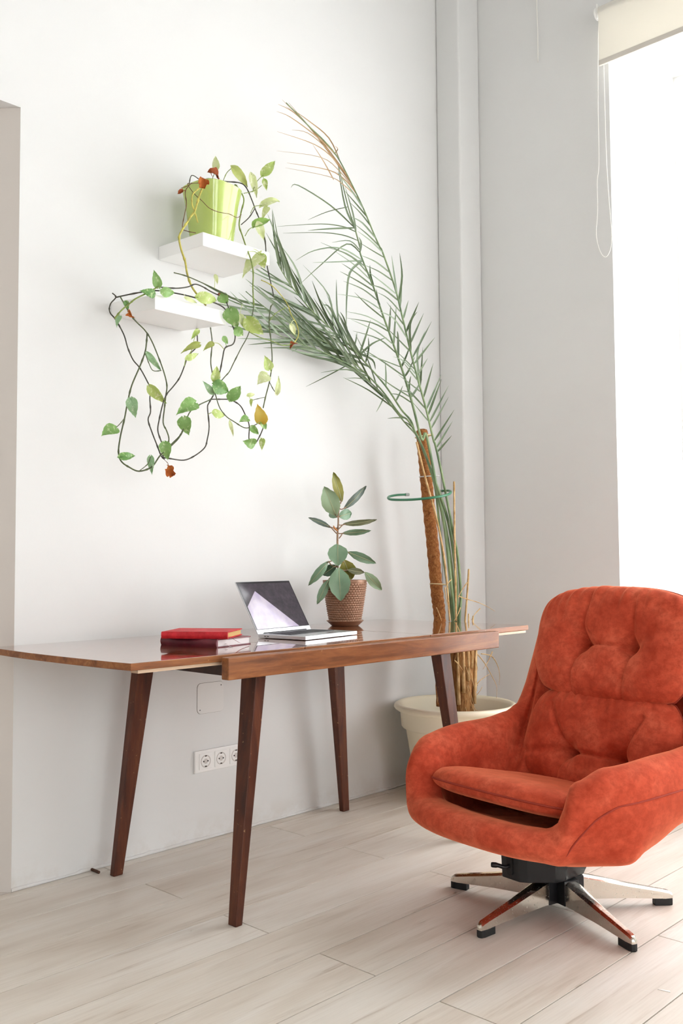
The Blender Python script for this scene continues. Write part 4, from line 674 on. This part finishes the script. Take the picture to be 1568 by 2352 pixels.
def leaf_mesh(base, tip, width, shape='heart', fold=.25, curl=.25, roll=0, N=10, W=3, stalk_to=None, thick=.0007):
    base, tip = Vector(base), Vector(tip); ax = tip - base; L = ax.length; ax.normalize()
    nr = -VIEW; nr = (nr - ax * nr.dot(ax)).normalized()
    if roll: nr = Matrix.Rotation(math.radians(roll), 3, ax) @ nr
    sd = ax.cross(nr).normalized(); P = []
    for i in range(N + 1):
        t = i / N
        if shape == 'heart': wd = interp(t, [(0, .10), (.07, .62), (.25, 1.0), (.5, .82), (.78, .40), (.93, .11), (1, .01)]) if True else 0
        elif shape == 'oval': wd = interp(t, [(0, .05), (.12, .48), (.3, .86), (.5, 1), (.72, .84), (.9, .40), (1, .015)])
        else: wd = interp(t, [(0, .25), (.2, .8), (.5, 1), (.8, .7), (1, .02)])
        for j in range(-W, W + 1):
            s_ = j / W; back = -.10 * L * abs(s_) ** 1.5 * (1 - t) if shape == 'heart' and t < .25 else 0
            q = base + ax * (t * L + back) + sd * (s_ * wd * width / 2)
            q += nr * (fold * abs(s_) * wd * width / 2 - curl * L * (t - .35) ** 2 + .03 * L * math.sin(5 * t + s_ * 2))
            P.append(q)
    nw = 2 * W + 1; m = MB(); m.grid(P, N + 1, nw); nb = len(P)
    m.grid([q - nr * thick for q in P], N + 1, nw, flip=True)
    if stalk_to is not None:
        st = Vector(stalk_to); mid = (st + base) / 2 + Vector((0, 0, .15 * (st - base).length))
        m.tube(catmull([st, mid, base + ax * .02 * L], 4), .0012, 6)
    return m, nr, ax, sd, L
for b, t, wd, c, cu in LEAVES:
    b_ = Vector(b) - Vector((PX, PY, PZ)); t_ = Vector(t) - Vector((PX, PY, PZ))
    near = min(allv, key=lambda q: (q - b_).length)
    rl = random.uniform(-25, 25)
    if c.startswith('x'):
        m, *_ = leaf_mesh(b_, t_, wd, 'dry', fold=.9, curl=.9, roll=rl, stalk_to=near if (near - b_).length > .004 else None)
        m.v = [tuple(Vector(v) + Vector((noise.noise(Vector(v) * 90), noise.noise(Vector(v) * 90 + Vector((7, 0, 0))), noise.noise(Vector(v) * 90 + Vector((0, 9, 0))))) * .008) for v in m.v]
    else:
        m, *_ = leaf_mesh(b_, t_, wd * 1.05, 'heart', fold=random.uniform(.15, .5), curl=random.uniform(.1, .5), roll=rl, stalk_to=near if (near - b_).length > .004 else None)
    m.obj('leaf', 'pothos_' + c, po, smooth=True)

# ------------------------------------------------------------------ palm in cream tub
TX, TY = 3.290, 2.478
pm = empty('potted_palm', (TX, TY, 0)); tag(pm, 'tall date palm tied to a coir pole in a cream tub in the corner', 'potted plant')
prof = [(.0005, .0), (.165, .0), (.172, .004), (.192, .16), (.212, .285), (.215, .29), (.226, .292), (.231, .298), (.236, .362), (.246, .364), (.258, .372), (.263, .380), (.260, .390), (.250, .395), (.240, .391), (.232, .380), (.224, .33), (.200, .290), (.0005, .284)]
MB().lathe(prof, 64).obj('tub', 'pot_cream', pm, auto=50)
MB().lathe([(.0005, .300), (.1, .302), (.19, .300), (.2035, .298), (.196, .288)], 40).obj('soil', 'soil', pm)
TO = Vector((TX, TY, 0))
# fibrous trunk
cx, cy = FRONDS[0][0][0] - TX, FRONDS[0][0][1] - TY
cx -= .005
m = MB(); prv = []
for z, r in ((.28, .056), (.33, .052), (.38, .050), (.44, .051), (.50, .056), (.55, .062), (.60, .062), (.66, .050), (.71, .034)):
    for k in range(28):
        a_ = 2 * PI * k / 28; rr = r * (1 + .16 * noise.noise(Vector((math.cos(a_) * 2.2, math.sin(a_) * 2.2, z * 9))) + .05 * math.sin(9 * a_))
        prv.append((cx + .012 + rr * math.cos(a_), cy + rr * math.sin(a_), z))
m.grid([prv[j * 28 + k] for k in range(28) for j in range(9)], 28, 9, wrapu=True)
m.obj('trunk', 'palm_trunk_fibre', pm, smooth=True)
for k in range(46):
    a_ = random.uniform(0, 2 * PI); z = random.uniform(.34, .68); r = interp(z, [(.3, .053), (.56, .062), (.71, .036)])
    q0 = Vector((cx + .012 + r * math.cos(a_), cy + r * math.sin(a_), z)); dr = Vector((math.cos(a_), math.sin(a_), 0))
    up = Vector((random.uniform(-.4, .4), random.uniform(-.4, .4), random.choice((-1, 1)) * random.uniform(.5, 1.4)))
    L = random.uniform(.03, .09)
    MB().tube(catmull([q0 - dr * .008, q0 + up * L * .5 + dr * .010, q0 + up * L + dr * random.uniform(.004, .03)], 3), [.0012] * 6 + [.0006], 5).obj('fibre', 'straw', pm, smooth=True)
for k in range(7):
    a_ = 3.6 + k * .35; z = .40 + .05 * (k % 4); r = .058
    q0 = Vector((cx + .012 + r * math.cos(a_), cy + r * math.sin(a_), z))
    MB().tube([q0, q0 + Vector((.004 * math.cos(a_), .004 * math.sin(a_), .12)), q0 + Vector((.012 * math.cos(a_), .012 * math.sin(a_), .22 + .03 * (k % 3)))], [.008, .0065, .003], 7).obj('leaf_stub', 'straw', pm, smooth=True)
# coir pole
pts = catmull([Vector(q) - TO for q in [POLE[0]] + POLE[1:] + [POLEB]], 14)
rs = []
for k, q in enumerate(pts):
    b = .0268 + .0016 * math.sin(k * 1.9) + .0012 * noise.noise(q * 30); rs.append(b)
rs[0] = .010; rs[1] = .0225
m = MB(); m.tube(pts, rs, 26); m.v = [tuple(Vector(v) + Vector(v).normalized() * .0022 * noise.noise(Vector(v) * 95)) for v in m.v]
pole = m.obj('coir_pole', 'coir', pm, smooth=True)
def tie(name, c, r, mat, rad=.0022, tilt=(0, 0)):
    m = MB(); N = 28
    m.tube([Vector(c) + Vector((math.cos(2 * PI * k / N) * r[0], math.sin(2 * PI * k / N) * r[1], tilt[0] * math.cos(2 * PI * k / N) + tilt[1] * math.sin(2 * PI * k / N))) for k in range(N + 1)], rad, 6, caps=False)
    return m.obj(name, mat, pm, smooth=True)
# fronds
def on_path(pp, z):
    return min(pp, key=lambda q: abs(q.z - z))
FP = []
for fi, pts in enumerate(FRONDS):
    q0 = Vector(pts[0]) - TO
    pp = catmull([Vector((cx + .012 + (q0.x - cx) * .3, cy + (q0.y - cy) * .3, .50)), ] + [Vector(q) - TO for q in pts], 5); FP.append(pp)
    n_ = len(pp); thick = (.0062, .0075, .0068, .0060, .0058)[fi]
    m = MB(); m.tube(pp, [thick * (1 - .86 * (k / (n_ - 1)) ** .75) + .0008 for k in range(n_)], 8)
    fo = m.obj('frond', 'palm_rachis' if fi else 'palm_rachis', pm, smooth=True)
    def leaflet(pts3, wd, mat, tw):
        cl = catmull(pts3, 4) if len(pts3) > 2 else [pts3[0].lerp(pts3[1], k / 6) for k in range(7)]
        N = len(cl) - 1; P = []
        for k, c_ in enumerate(cl):
            u = k / N; tg = (cl[min(k + 1, N)] - cl[max(k - 1, 0)]).normalized()
            nn = -VIEW; nn = (nn - tg * nn.dot(tg)).normalized(); wdir = (tg.cross(nn) * math.cos(tw) + nn * math.sin(tw)).normalized()
            if c_.y + TY > 2.75: c_ = Vector((c_.x, 2.75 - TY, c_.z))
            h = wd * (1 - u ** 2.2) * (.5 + .5 * min(1, u * 6)) + .0003
            P += [c_ + wdir * h + nn * h * .4, c_, c_ - wdir * h + nn * h * .4]
        m = MB(); m.grid(P, N + 1, 3); m.grid([q + VIEW * .0005 for q in P], N + 1, 3, flip=True)
        return m.obj('leaflet', mat, fo, smooth=True)
    for pts3, wd, dry in LEAFLETS[fi]:
        q3 = [Vector(q) - TO for q in pts3]
        near = min(pp, key=lambda q: (q - q3[0]).length)
        q3[0] = near if (near - q3[0]).length < .05 else q3[0]
        leaflet(q3, wd * random.uniform(.9, 1.15), 'palm_dry' if dry else ('palm_leaflet' if random.random() < .6 else 'palm_leaflet_b'), random.uniform(-.6, .6))
    spec = [None, None,
            dict(t0=.64, t1=.995, n=16, L=(.20, .27), al=(16, 26), ar=(14, 22), bend=.16),
            dict(t0=.62, t1=.995, n=21, L=(.22, .29), al=(12, 26), ar=(12, 20), bend=.10),
            dict(t0=.64, t1=.995, n=13, L=(.20, .27), al=(8, 18), ar=(14, 24), bend=.08)][fi]
    if spec:
        nv_ = -VIEW
        for i in range(spec['n']):
            for side in (1, -1):
                t = spec['t0'] + (spec['t1'] - spec['t0']) * (i + .5 * (side < 0) + random.uniform(-.35, .35)) / spec['n']; t = max(.3, min(.995, t))
                k = t * (n_ - 1); k0 = int(k); b = pp[k0].lerp(pp[min(k0 + 1, n_ - 1)], k - k0)
                tg = (pp[min(k0 + 2, n_ - 1)] - pp[max(k0 - 2, 0)]).normalized()
                nn = (nv_ - tg * nv_.dot(tg)).normalized(); sd = nn.cross(tg).normalized() * side      # +1 = left of the stem as seen from the room
                an = math.radians(random.uniform(*(spec['al'] if side > 0 else spec['ar'])))
                d = (tg * math.cos(an) + sd * math.sin(an) + nn * random.uniform(-.08, .02)).normalized()
                L = random.uniform(*spec['L']); bd = spec['bend'] * random.uniform(-.6, 1.4)
                p1 = b + d * L * .5 + sd * (bd * L * .22); p2 = b + d * L - sd * (bd * L * .3)
                if any((q.x + TX < 2.275 and q.z > 2.03) or (q.x + TX < 2.075 and q.z > 1.79) for q in (b, p1, p2)): continue      # would run into a shelf
                leaflet([b, p1, p2], .0050 * random.uniform(.7, 1.25), 'palm_leaflet' if random.random() < .5 else 'palm_leaflet_b', random.uniform(-.9, .9))
zc = (lambda pp, z: on_path(pp, z))
pz = on_path(pts if False else [Vector(q) - TO for q in POLE], 1.5)
pole_c = catmull([Vector(q) - TO for q in POLE], 10)
c_ = on_path(pole_c, 1.545); tie('twine_tie', c_ + Vector((.008, -.004, 0)), (.042, .036), 'twine', .0028, (.006, -.004))
c_ = on_path(pole_c, 1.375); tie('clear_tie', c_ + Vector((.012, -.008, 0)), (.046, .040), 'clear_tie', .0026, (.004, 0))
c_ = on_path(pole_c, .895); tie('twine_tie', c_ + Vector((.010, -.004, 0)), (.038, .036), 'twine', .0024, (-.003, 0))
for s_ in DRYSTEMS:
    MB().tube(catmull([Vector(q) - TO for q in s_], 5), .0042, 7).obj('dry_stalk', 'straw', pm, smooth=True)
for s_ in STRAW:
    pp = catmull([Vector(q) - TO for q in s_], 4); n_ = len(pp)
    MB().tube(pp, [.0026 * (1 - .8 * k / n_) for k in range(n_)], 6).obj('straw_leaf', 'straw', pm, smooth=True)
rg = empty('plant_support_ring', RING[0]); tag(rg, 'green half hoop plant support clipped around the palm stems', 'plant support')
RO = Vector(RING[0])
rp = catmull([Vector(q) - RO for q in RING], 6)
MB().tube(rp, .0052, 10).obj('hoop', 'support_green', rg, smooth=True)
for e, f_ in ((0, 1), (-1, -2)):
    d = (rp[e] - rp[f_]).normalized(); MB().tube([rp[e] - d * .014, rp[e] + d * .004], .0068, 10).obj('end_cap', 'grey_cap', rg, smooth=False)

# ------------------------------------------------------------------ rubber plant
QX, QY, QZ = 2.706, 2.572, ZT0
rp_ = empty('potted_rubber_plant', (QX, QY, QZ)); tag(rp_, 'young rubber plant in a bronze woven textured pot on the table', 'potted plant')
QO = Vector((QX, QY, QZ))
MB().lathe([(.0005, .0), (.052, .0), (.056, .003), (.072, .018), (.074, .0195), (.071, .0215), (.066, .020), (.052, .006), (.0005, .005)], 48).obj('saucer', 'pot_bronze', rp_, auto=40)
NS, NR = 40 * 8, 19 * 6; P = []
for j in range(NR + 1):
    t = j / NR; z = .008 + t * .168; r = .0585 + .0275 * t ** .85
    for k in range(NS):
        a_ = 2 * PI * k / NS; rr = r
        if .03 < t < .955:
            rowf = t * 19; ri = int(rowf); fv = rowf - ri; fu = (k / 8 + .5 * (ri % 2)) % 1.0
            bmp = max(0, 1 - ((fu - .5) / .52) ** 4) * max(0, 1 - ((fv - .5) / .54) ** 2)
            rr += .0036 * bmp * (1 - .3 * (fu - .5))
        else: rr += .0015
        P.append((rr * math.cos(a_), rr * math.sin(a_), z))
m = MB(); fs = [(j * NS + k, j * NS + (k + 1) % NS, (j + 1) * NS + (k + 1) % NS, (j + 1) * NS + k) for j in range(NR) for k in range(NS)]
m.add(P, fs); m.lathe([(.0875, .176), (.0865, .179), (.0835, .178), (.080, .150)], NS)
pot = m.obj('pot', 'pot_bronze', rp_, auto=60)
MB().lathe([(.0595, .008), (.0005, .008)], 40).obj('pot_base', 'pot_bronze', pot)
MB().lathe([(.080, .150), (.0005, .150)], 48).obj('soil', 'soil', rp_)
stp = catmull([Vector((0, 0, .145))] + [Vector(q) - QO for q in RSTEM[1:]], 6); n_ = len(stp)
MB().tube(stp, [.0052 * (1 - .55 * k / n_) for k in range(n_)], 9).obj('stem', 'rubber_stem', rp_, smooth=True)
for s_ in RPET: MB().tube(catmull([Vector(q) - QO for q in s_], 4), .0022, 7).obj('petiole', 'rubber_stem', rp_, smooth=True)
q = stp[int(n_ * .52)]
MB().tube([q, q + Vector((-.010, .008, .010)), q + Vector((-.014, .010, .020))], [.004, .0045, .002], 7).obj('bud_sheath', 'wood_sheath', rp_, smooth=True)
for b, t, wd, c, bend, roll, fold in RUBBER:
    b_, t_ = Vector(b) - QO, Vector(t) - QO
    m, nr, ax, sd, L = leaf_mesh(b_, t_, wd, 'oval', fold=fold, curl=bend * 1.6, roll=roll * .6, N=14, W=4, thick=.0009)
    lf = m.obj('leaf', 'rubber_' + c, rp_, smooth=True)
    mid = [b_ + ax * (u * L) + nr * (-bend * 1.6 * L * (u - .35) ** 2 + .03 * L * math.sin(5 * u) + .0008) for u in (0, .2, .4, .6, .8, .97)]
    MB().tube(mid, [.0016, .0014, .0012, .001, .0008, .0003], 5).obj('midrib', 'leaf_midrib', lf, smooth=True)
    near = min(stp, key=lambda q_: (q_ - b_).length)
    if .004 < (near - b_).length < .05: MB().tube(catmull([near, (near + b_) / 2 + Vector((0, 0, -.003)), b_ + ax * .01], 3), .0022, 6).obj('petiole', 'rubber_stem', rp_, smooth=True)

# ------------------------------------------------------------------ laptop
LW, LD, TI = .286, .199, math.radians(30.4)
lp = empty('laptop', (2.078, 2.372, ZT0), math.radians(7.6)); tag(lp, 'open silver laptop with dark glossy screen on the table', 'laptop')
# local x along hinge, -y to the front
bs = MB().prism([(0, 0), (0, -LD), (LW, -LD), (LW, 0)], .0015, .0135).obj('base', 'aluminium', lp, bevel=.002)
for x, y_ in ((.02, -.02), (LW - .02, -.02), (.02, -LD + .02), (LW - .02, -LD + .02)):
    MB().lathe([(.0005, .0), (.006, .0), (.006, .0018), (.0005, .0018)], 14, (x, y_, 0)).obj('foot', 'rubber_black', bs)
kw, kd = (LW - .05) / 14, .0155
for r in range(6):
    xs = 0.0
    cols = 14 if r < 5 else 0
    for c in range(cols):
        x0 = .025 + c * kw + .001; y0 = -.024 - r * (kd + .001)
        MB().box(x0, x0 + kw - .002, y0 - kd + .001, y0 - .001, .0136, .0146).obj('key', 'key_black', bs)
    if r == 5:
        for x0, x1 in ((0, .055), (.056, .18), (.181, LW - .05)):
            y0 = -.024 - r * (kd + .001); MB().box(.026 + x0, .024 + x1, y0 - kd + .001, y0 - .001, .0136, .0146).obj('key', 'key_black', bs)
MB().box(.5 * LW - .058, .5 * LW + .058, -LD + .008, -LD + .080, .0134, .0138).obj('trackpad', 'trackpad', bs)
for y_ in (-.030, -.042): MB().box(-.0004, .001, y_ - .0045, y_ + .0045, .0060, .0085).obj('port', 'hole_black', bs, bevel=.0008)
MB().tube([(.03, .001, .0115), (LW - .03, .001, .0115)], .0045, 12).obj('hinge', 'bezel', bs, smooth=True)
# lid in its own frame: x along the hinge, z up the lid, y = thickness (front face at y = 0)
ld = MB().box(0, LW, .0, .0042, .0, LD).obj('lid', 'aluminium', lp, bevel=.0018)
ld.location = (0, 0.0015, .0130); ld.rotation_euler = (-TI, 0, 0)
MB().box(.0018, LW - .0018, -.0004, .0002, .0145, LD - .0018).obj('bezel', 'bezel', ld)
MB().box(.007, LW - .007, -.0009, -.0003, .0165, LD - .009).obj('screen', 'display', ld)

tcu = bpy.data.curves.new('lettering', 'FONT'); tcu.body = 'MacBook'; tcu.size = .0075; tcu.align_x = 'CENTER'; tcu.extrude = .0001
tob = bpy.data.objects.new('lettering_tmp', tcu); COL.objects.link(tob)
tme = bpy.data.meshes.new_from_object(tob.evaluated_get(bpy.context.evaluated_depsgraph_get())); bpy.data.objects.remove(tob)
tme.materials.clear(); tme.materials.append(MATS['plastic_white'])
tl = bpy.data.objects.new('lettering', tme); COL.objects.link(tl); tl.parent = ld; tl.rotation_euler = (PI / 2, 0, 0); tl.location = (LW / 2, -.0005, .0055)

# ------------------------------------------------------------------ books
def book(name, corner, ang, wid, dep, z, th, cov, pg, label, rib=None):
    # corner = near spine corner, spine runs along +y of the book, pages to +x
    r = empty(name, (corner[0], corner[1], z), ang); tag(r, label, 'book', 'notebooks stacked on the table')
    c = .003
    m = MB(); m.box(.0, wid, .0, dep, .0, c); m.obj('cover_board', cov, r, bevel=.001)
    m = MB(); m.box(.0, wid, .0, dep, th - c, th); m.obj('cover_board', cov, r, bevel=.001)
    m = MB(); N = 8; pol = [(.0 - .004 * math.sin(PI * k / N), th * k / N) for k in range(N + 1)] + [(.004, th), (.004, 0)]
    m.add([(x, 0, zz) for x, zz in pol] + [(x, dep, zz) for x, zz in pol], [tuple(range(len(pol))), tuple(reversed(range(len(pol), 2 * len(pol))))] + [(i, (i + 1) % len(pol), len(pol) + (i + 1) % len(pol), len(pol) + i) for i in range(len(pol))])
    m.obj('spine', cov, r, auto=40)
    MB().box(.0045, wid - .004, .004, dep - .004, c + .0001, th - c - .0001).obj('page_block', pg, r)
    if rib:
        mat, pts = rib; m = MB(); P = []
        pp = catmull(pts, 5)
        for i, q in enumerate(pp):
            P += [q + Vector((0, 0, 0)) + Vector((.0022, .0016, 0)), q - Vector((.0022, .0016, 0))]
        m.grid(P, len(pp), 2); m.grid([q + Vector((0, 0, .0005)) for q in P], len(pp), 2, flip=True); m.obj('ribbon', mat, r)
    return r
book('notebook', (1.760, 2.192), math.radians(11), .160, .222, ZT0, .0245, 'maroon_leather', 'pages_white', 'maroon leather notebook with white page edges lying under the red one',
     ('ribbon_white', [(.045, .01, .010), (.042, -.004, .008), (.040, -.014, .002), (.036, -.030, .0008)]))
book('notebook', (1.792, 2.182), math.radians(34), .158, .205, ZT0 + .0247, .0205, 'red_cloth', 'pages_gilt', 'bright red cloth notebook with gilt page edges on top of the maroon one',
     ('ribbon_red', [(.020, .010, .008), (.018, -.004, .004), (.026, -.016, -.006), (.040, -.030, -.016), (.064, -.048, -.0232)]))

# ------------------------------------------------------------------ sockets, hatch
so = empty('power_socket_strip', (2.110, YW, .2435)); tag(so, 'white triple power socket on the wall under the table', 'socket')
MB().box(0, .235, -.010, -.0002, 0, .0785).obj('frame', 'socket_white', so, bevel=.003)
for k in range(3):
    cx_ = .0465 + k * .071; ins = MB().box(cx_ - .0285, cx_ + .0285, -.0125, -.0095, .0107, .0677).obj('socket', 'socket_white', so, bevel=.002)
    m = MB(); seg = 28
    prof = [(.0225, -.0126), (.0220, -.0135), (.0205, -.0135), (.0195, -.0128), (.0185, -.0124), (.0005, -.0126)]
    m.v = [(cx_ + r * math.cos(2 * PI * q / seg), yy, .0392 + r * math.sin(2 * PI * q / seg)) for r, yy in prof for q in range(seg)]
    m.f = [(i * seg + q, i * seg + (q + 1) % seg, (i + 1) * seg + (q + 1) % seg, (i + 1) * seg + q) for i in range(len(prof) - 1) for q in range(seg)]; m.mi = [0] * len(m.f)
    m.obj('recess', 'socket_recess', ins, auto=40)
    for dx in (-.0095, .0095): MB().tube([(cx_ + dx, -.0138, .0392), (cx_ + dx, -.012, .0392)], .0026, 12).obj('pin_hole', 'hole_black', ins)
    for zz in (.0205, .0575): MB().box(cx_ - .004, cx_ + .004, -.0140, -.012, zz - .0015, zz + .0025).obj('earth_clip', 'metal_clip', ins)
def rrect(w_, h_, r, n=6):
    out = []
    for cx_, cz_, a0 in ((w_ - r, h_ - r, 0), (r, h_ - r, 90), (r, r, 180), (w_ - r, r, 270)):
        for k in range(n + 1):
            a_ = math.radians(a0 + 90 * k / n); out.append((cx_ + r * math.cos(a_), cz_ + r * math.sin(a_)))
    return out
ht = empty('access_hatch', (2.126, YW, .4525)); tag(ht, 'flush white junction box cover plate on the wall above the sockets', 'cover plate')
def plate(name, mat, w_, h_, off, y0, y1, par):
    pol = [(x + off, z + off) for x, z in rrect(w_, h_, .017)]; n_ = len(pol)
    return MB().add([(x, y0, z) for x, z in pol] + [(x, y1, z) for x, z in pol], [tuple(range(n_)), tuple(reversed(range(n_, 2 * n_)))] + [(i, (i + 1) % n_, n_ + (i + 1) % n_, n_ + i) for i in range(n_)]).obj(name, mat, par)
plate('shadow_gap', 'hatch_gap', .1220, .1110, -.0008, -.0006, -.0001, ht)
pl = plate('plate', 'hatch_white', .1204, .1094, 0, -.0022, -.0006, ht)
for x, z in ((.0115, .0135), (.109, .096)): MB().tube([(x, -.0030, z), (x, -.0020, z)], .0020, 12).obj('screw', 'hole_black', pl)

# ------------------------------------------------------------------ blind, chain, cord
BY0, BY1 = -.78, 1.944
rb = empty('roller_blind', (3.70, BY1, 3.40)); tag(rb, 'partly lowered cream roller blind over the window', 'blind')
MB().tube([(0, .004, 0), (0, BY0 - BY1, 0)], .026, 24).obj('roller', 'blind_fabric', rb, auto=40)
MB().box(-.0275, -.0262, BY0 - BY1, 0, -.236, .004).obj('fabric', 'blind_fabric', rb)
MB().box(-.0335, -.0215, BY0 - BY1, 0, -.252, -.228).obj('bottom_bar', 'blind_bar', rb, bevel=.003)
for y_ in (.006, BY0 - BY1 - .012): MB().box(-.022, .0365, y_, y_ + .006, -.03, .034).obj('bracket', 'plastic_white', rb, bevel=.002)
MB().tube([(0, .012, 0), (0, .022, 0)], .027, 24).obj('chain_wheel', 'plastic_white', rb, auto=40)
pp = catmull([Vector(q) - Vector((3.70, BY1, 3.40)) for q in CHAIN], 60)
L = 0; out = [pp[0]]
for a_, b_ in zip(pp, pp[1:]): L += (b_ - a_).length
nb = int(L / .0058); m = MB(); acc = 0; nxt = 0; bead = []
for a_, b_ in zip(pp, pp[1:]):
    d = (b_ - a_).length
    while nxt <= acc + d and d > 0:
        bead.append(a_.lerp(b_, (nxt - acc) / d)); nxt += .0058
    acc += d
o8 = [(1, 0, 0), (0, 1, 0), (-1, 0, 0), (0, -1, 0), (0, 0, 1), (0, 0, -1)]; f8 = [(0, 1, 4), (1, 2, 4), (2, 3, 4), (3, 0, 4), (1, 0, 5), (2, 1, 5), (3, 2, 5), (0, 3, 5)]
for q in bead: m.add([q + Vector(v) * .0025 for v in o8], f8)
m.tube(pp, .0009, 5)
cho = m.obj('bead_chain', 'chain_white', rb, smooth=True); cho['kind'] = 'stuff'
cd = MB().tube(catmull([(0, 0, .50), (.0, .002, .30), (0, .0, .15), (0, .001, 0)], 5), .0024, 7).obj('pull_cord', 'cord_grey', smooth=True); cd.location = (3.728, 2.282, 3.318)
tag(cd, 'thin white cord hanging down the window wall from above', 'cord')

# ------------------------------------------------------------------ small litter on the floor
m = MB(); m.prism([(0, 0), (.030, -.002), (.0275, .0045), (.012, .003)], .0003, .0011); ps = m.obj('paper_scrap', 'paper_white'); ps.location = (2.134, 1.032, 0); ps.rotation_euler = (0, 0, math.radians(-75)); tag(ps, 'tiny sliver of white paper on the floor before the armchair', 'paper scrap')
m = MB(); m.tube([(0, 0, .005), (0, -.042, .005)], .0048, 10); pg = m.obj('wooden_peg', 'peg_brown'); pg.location = (1.695, 2.755, 0); tag(pg, 'small dark wooden peg on the floor by the rear left table leg', 'peg')
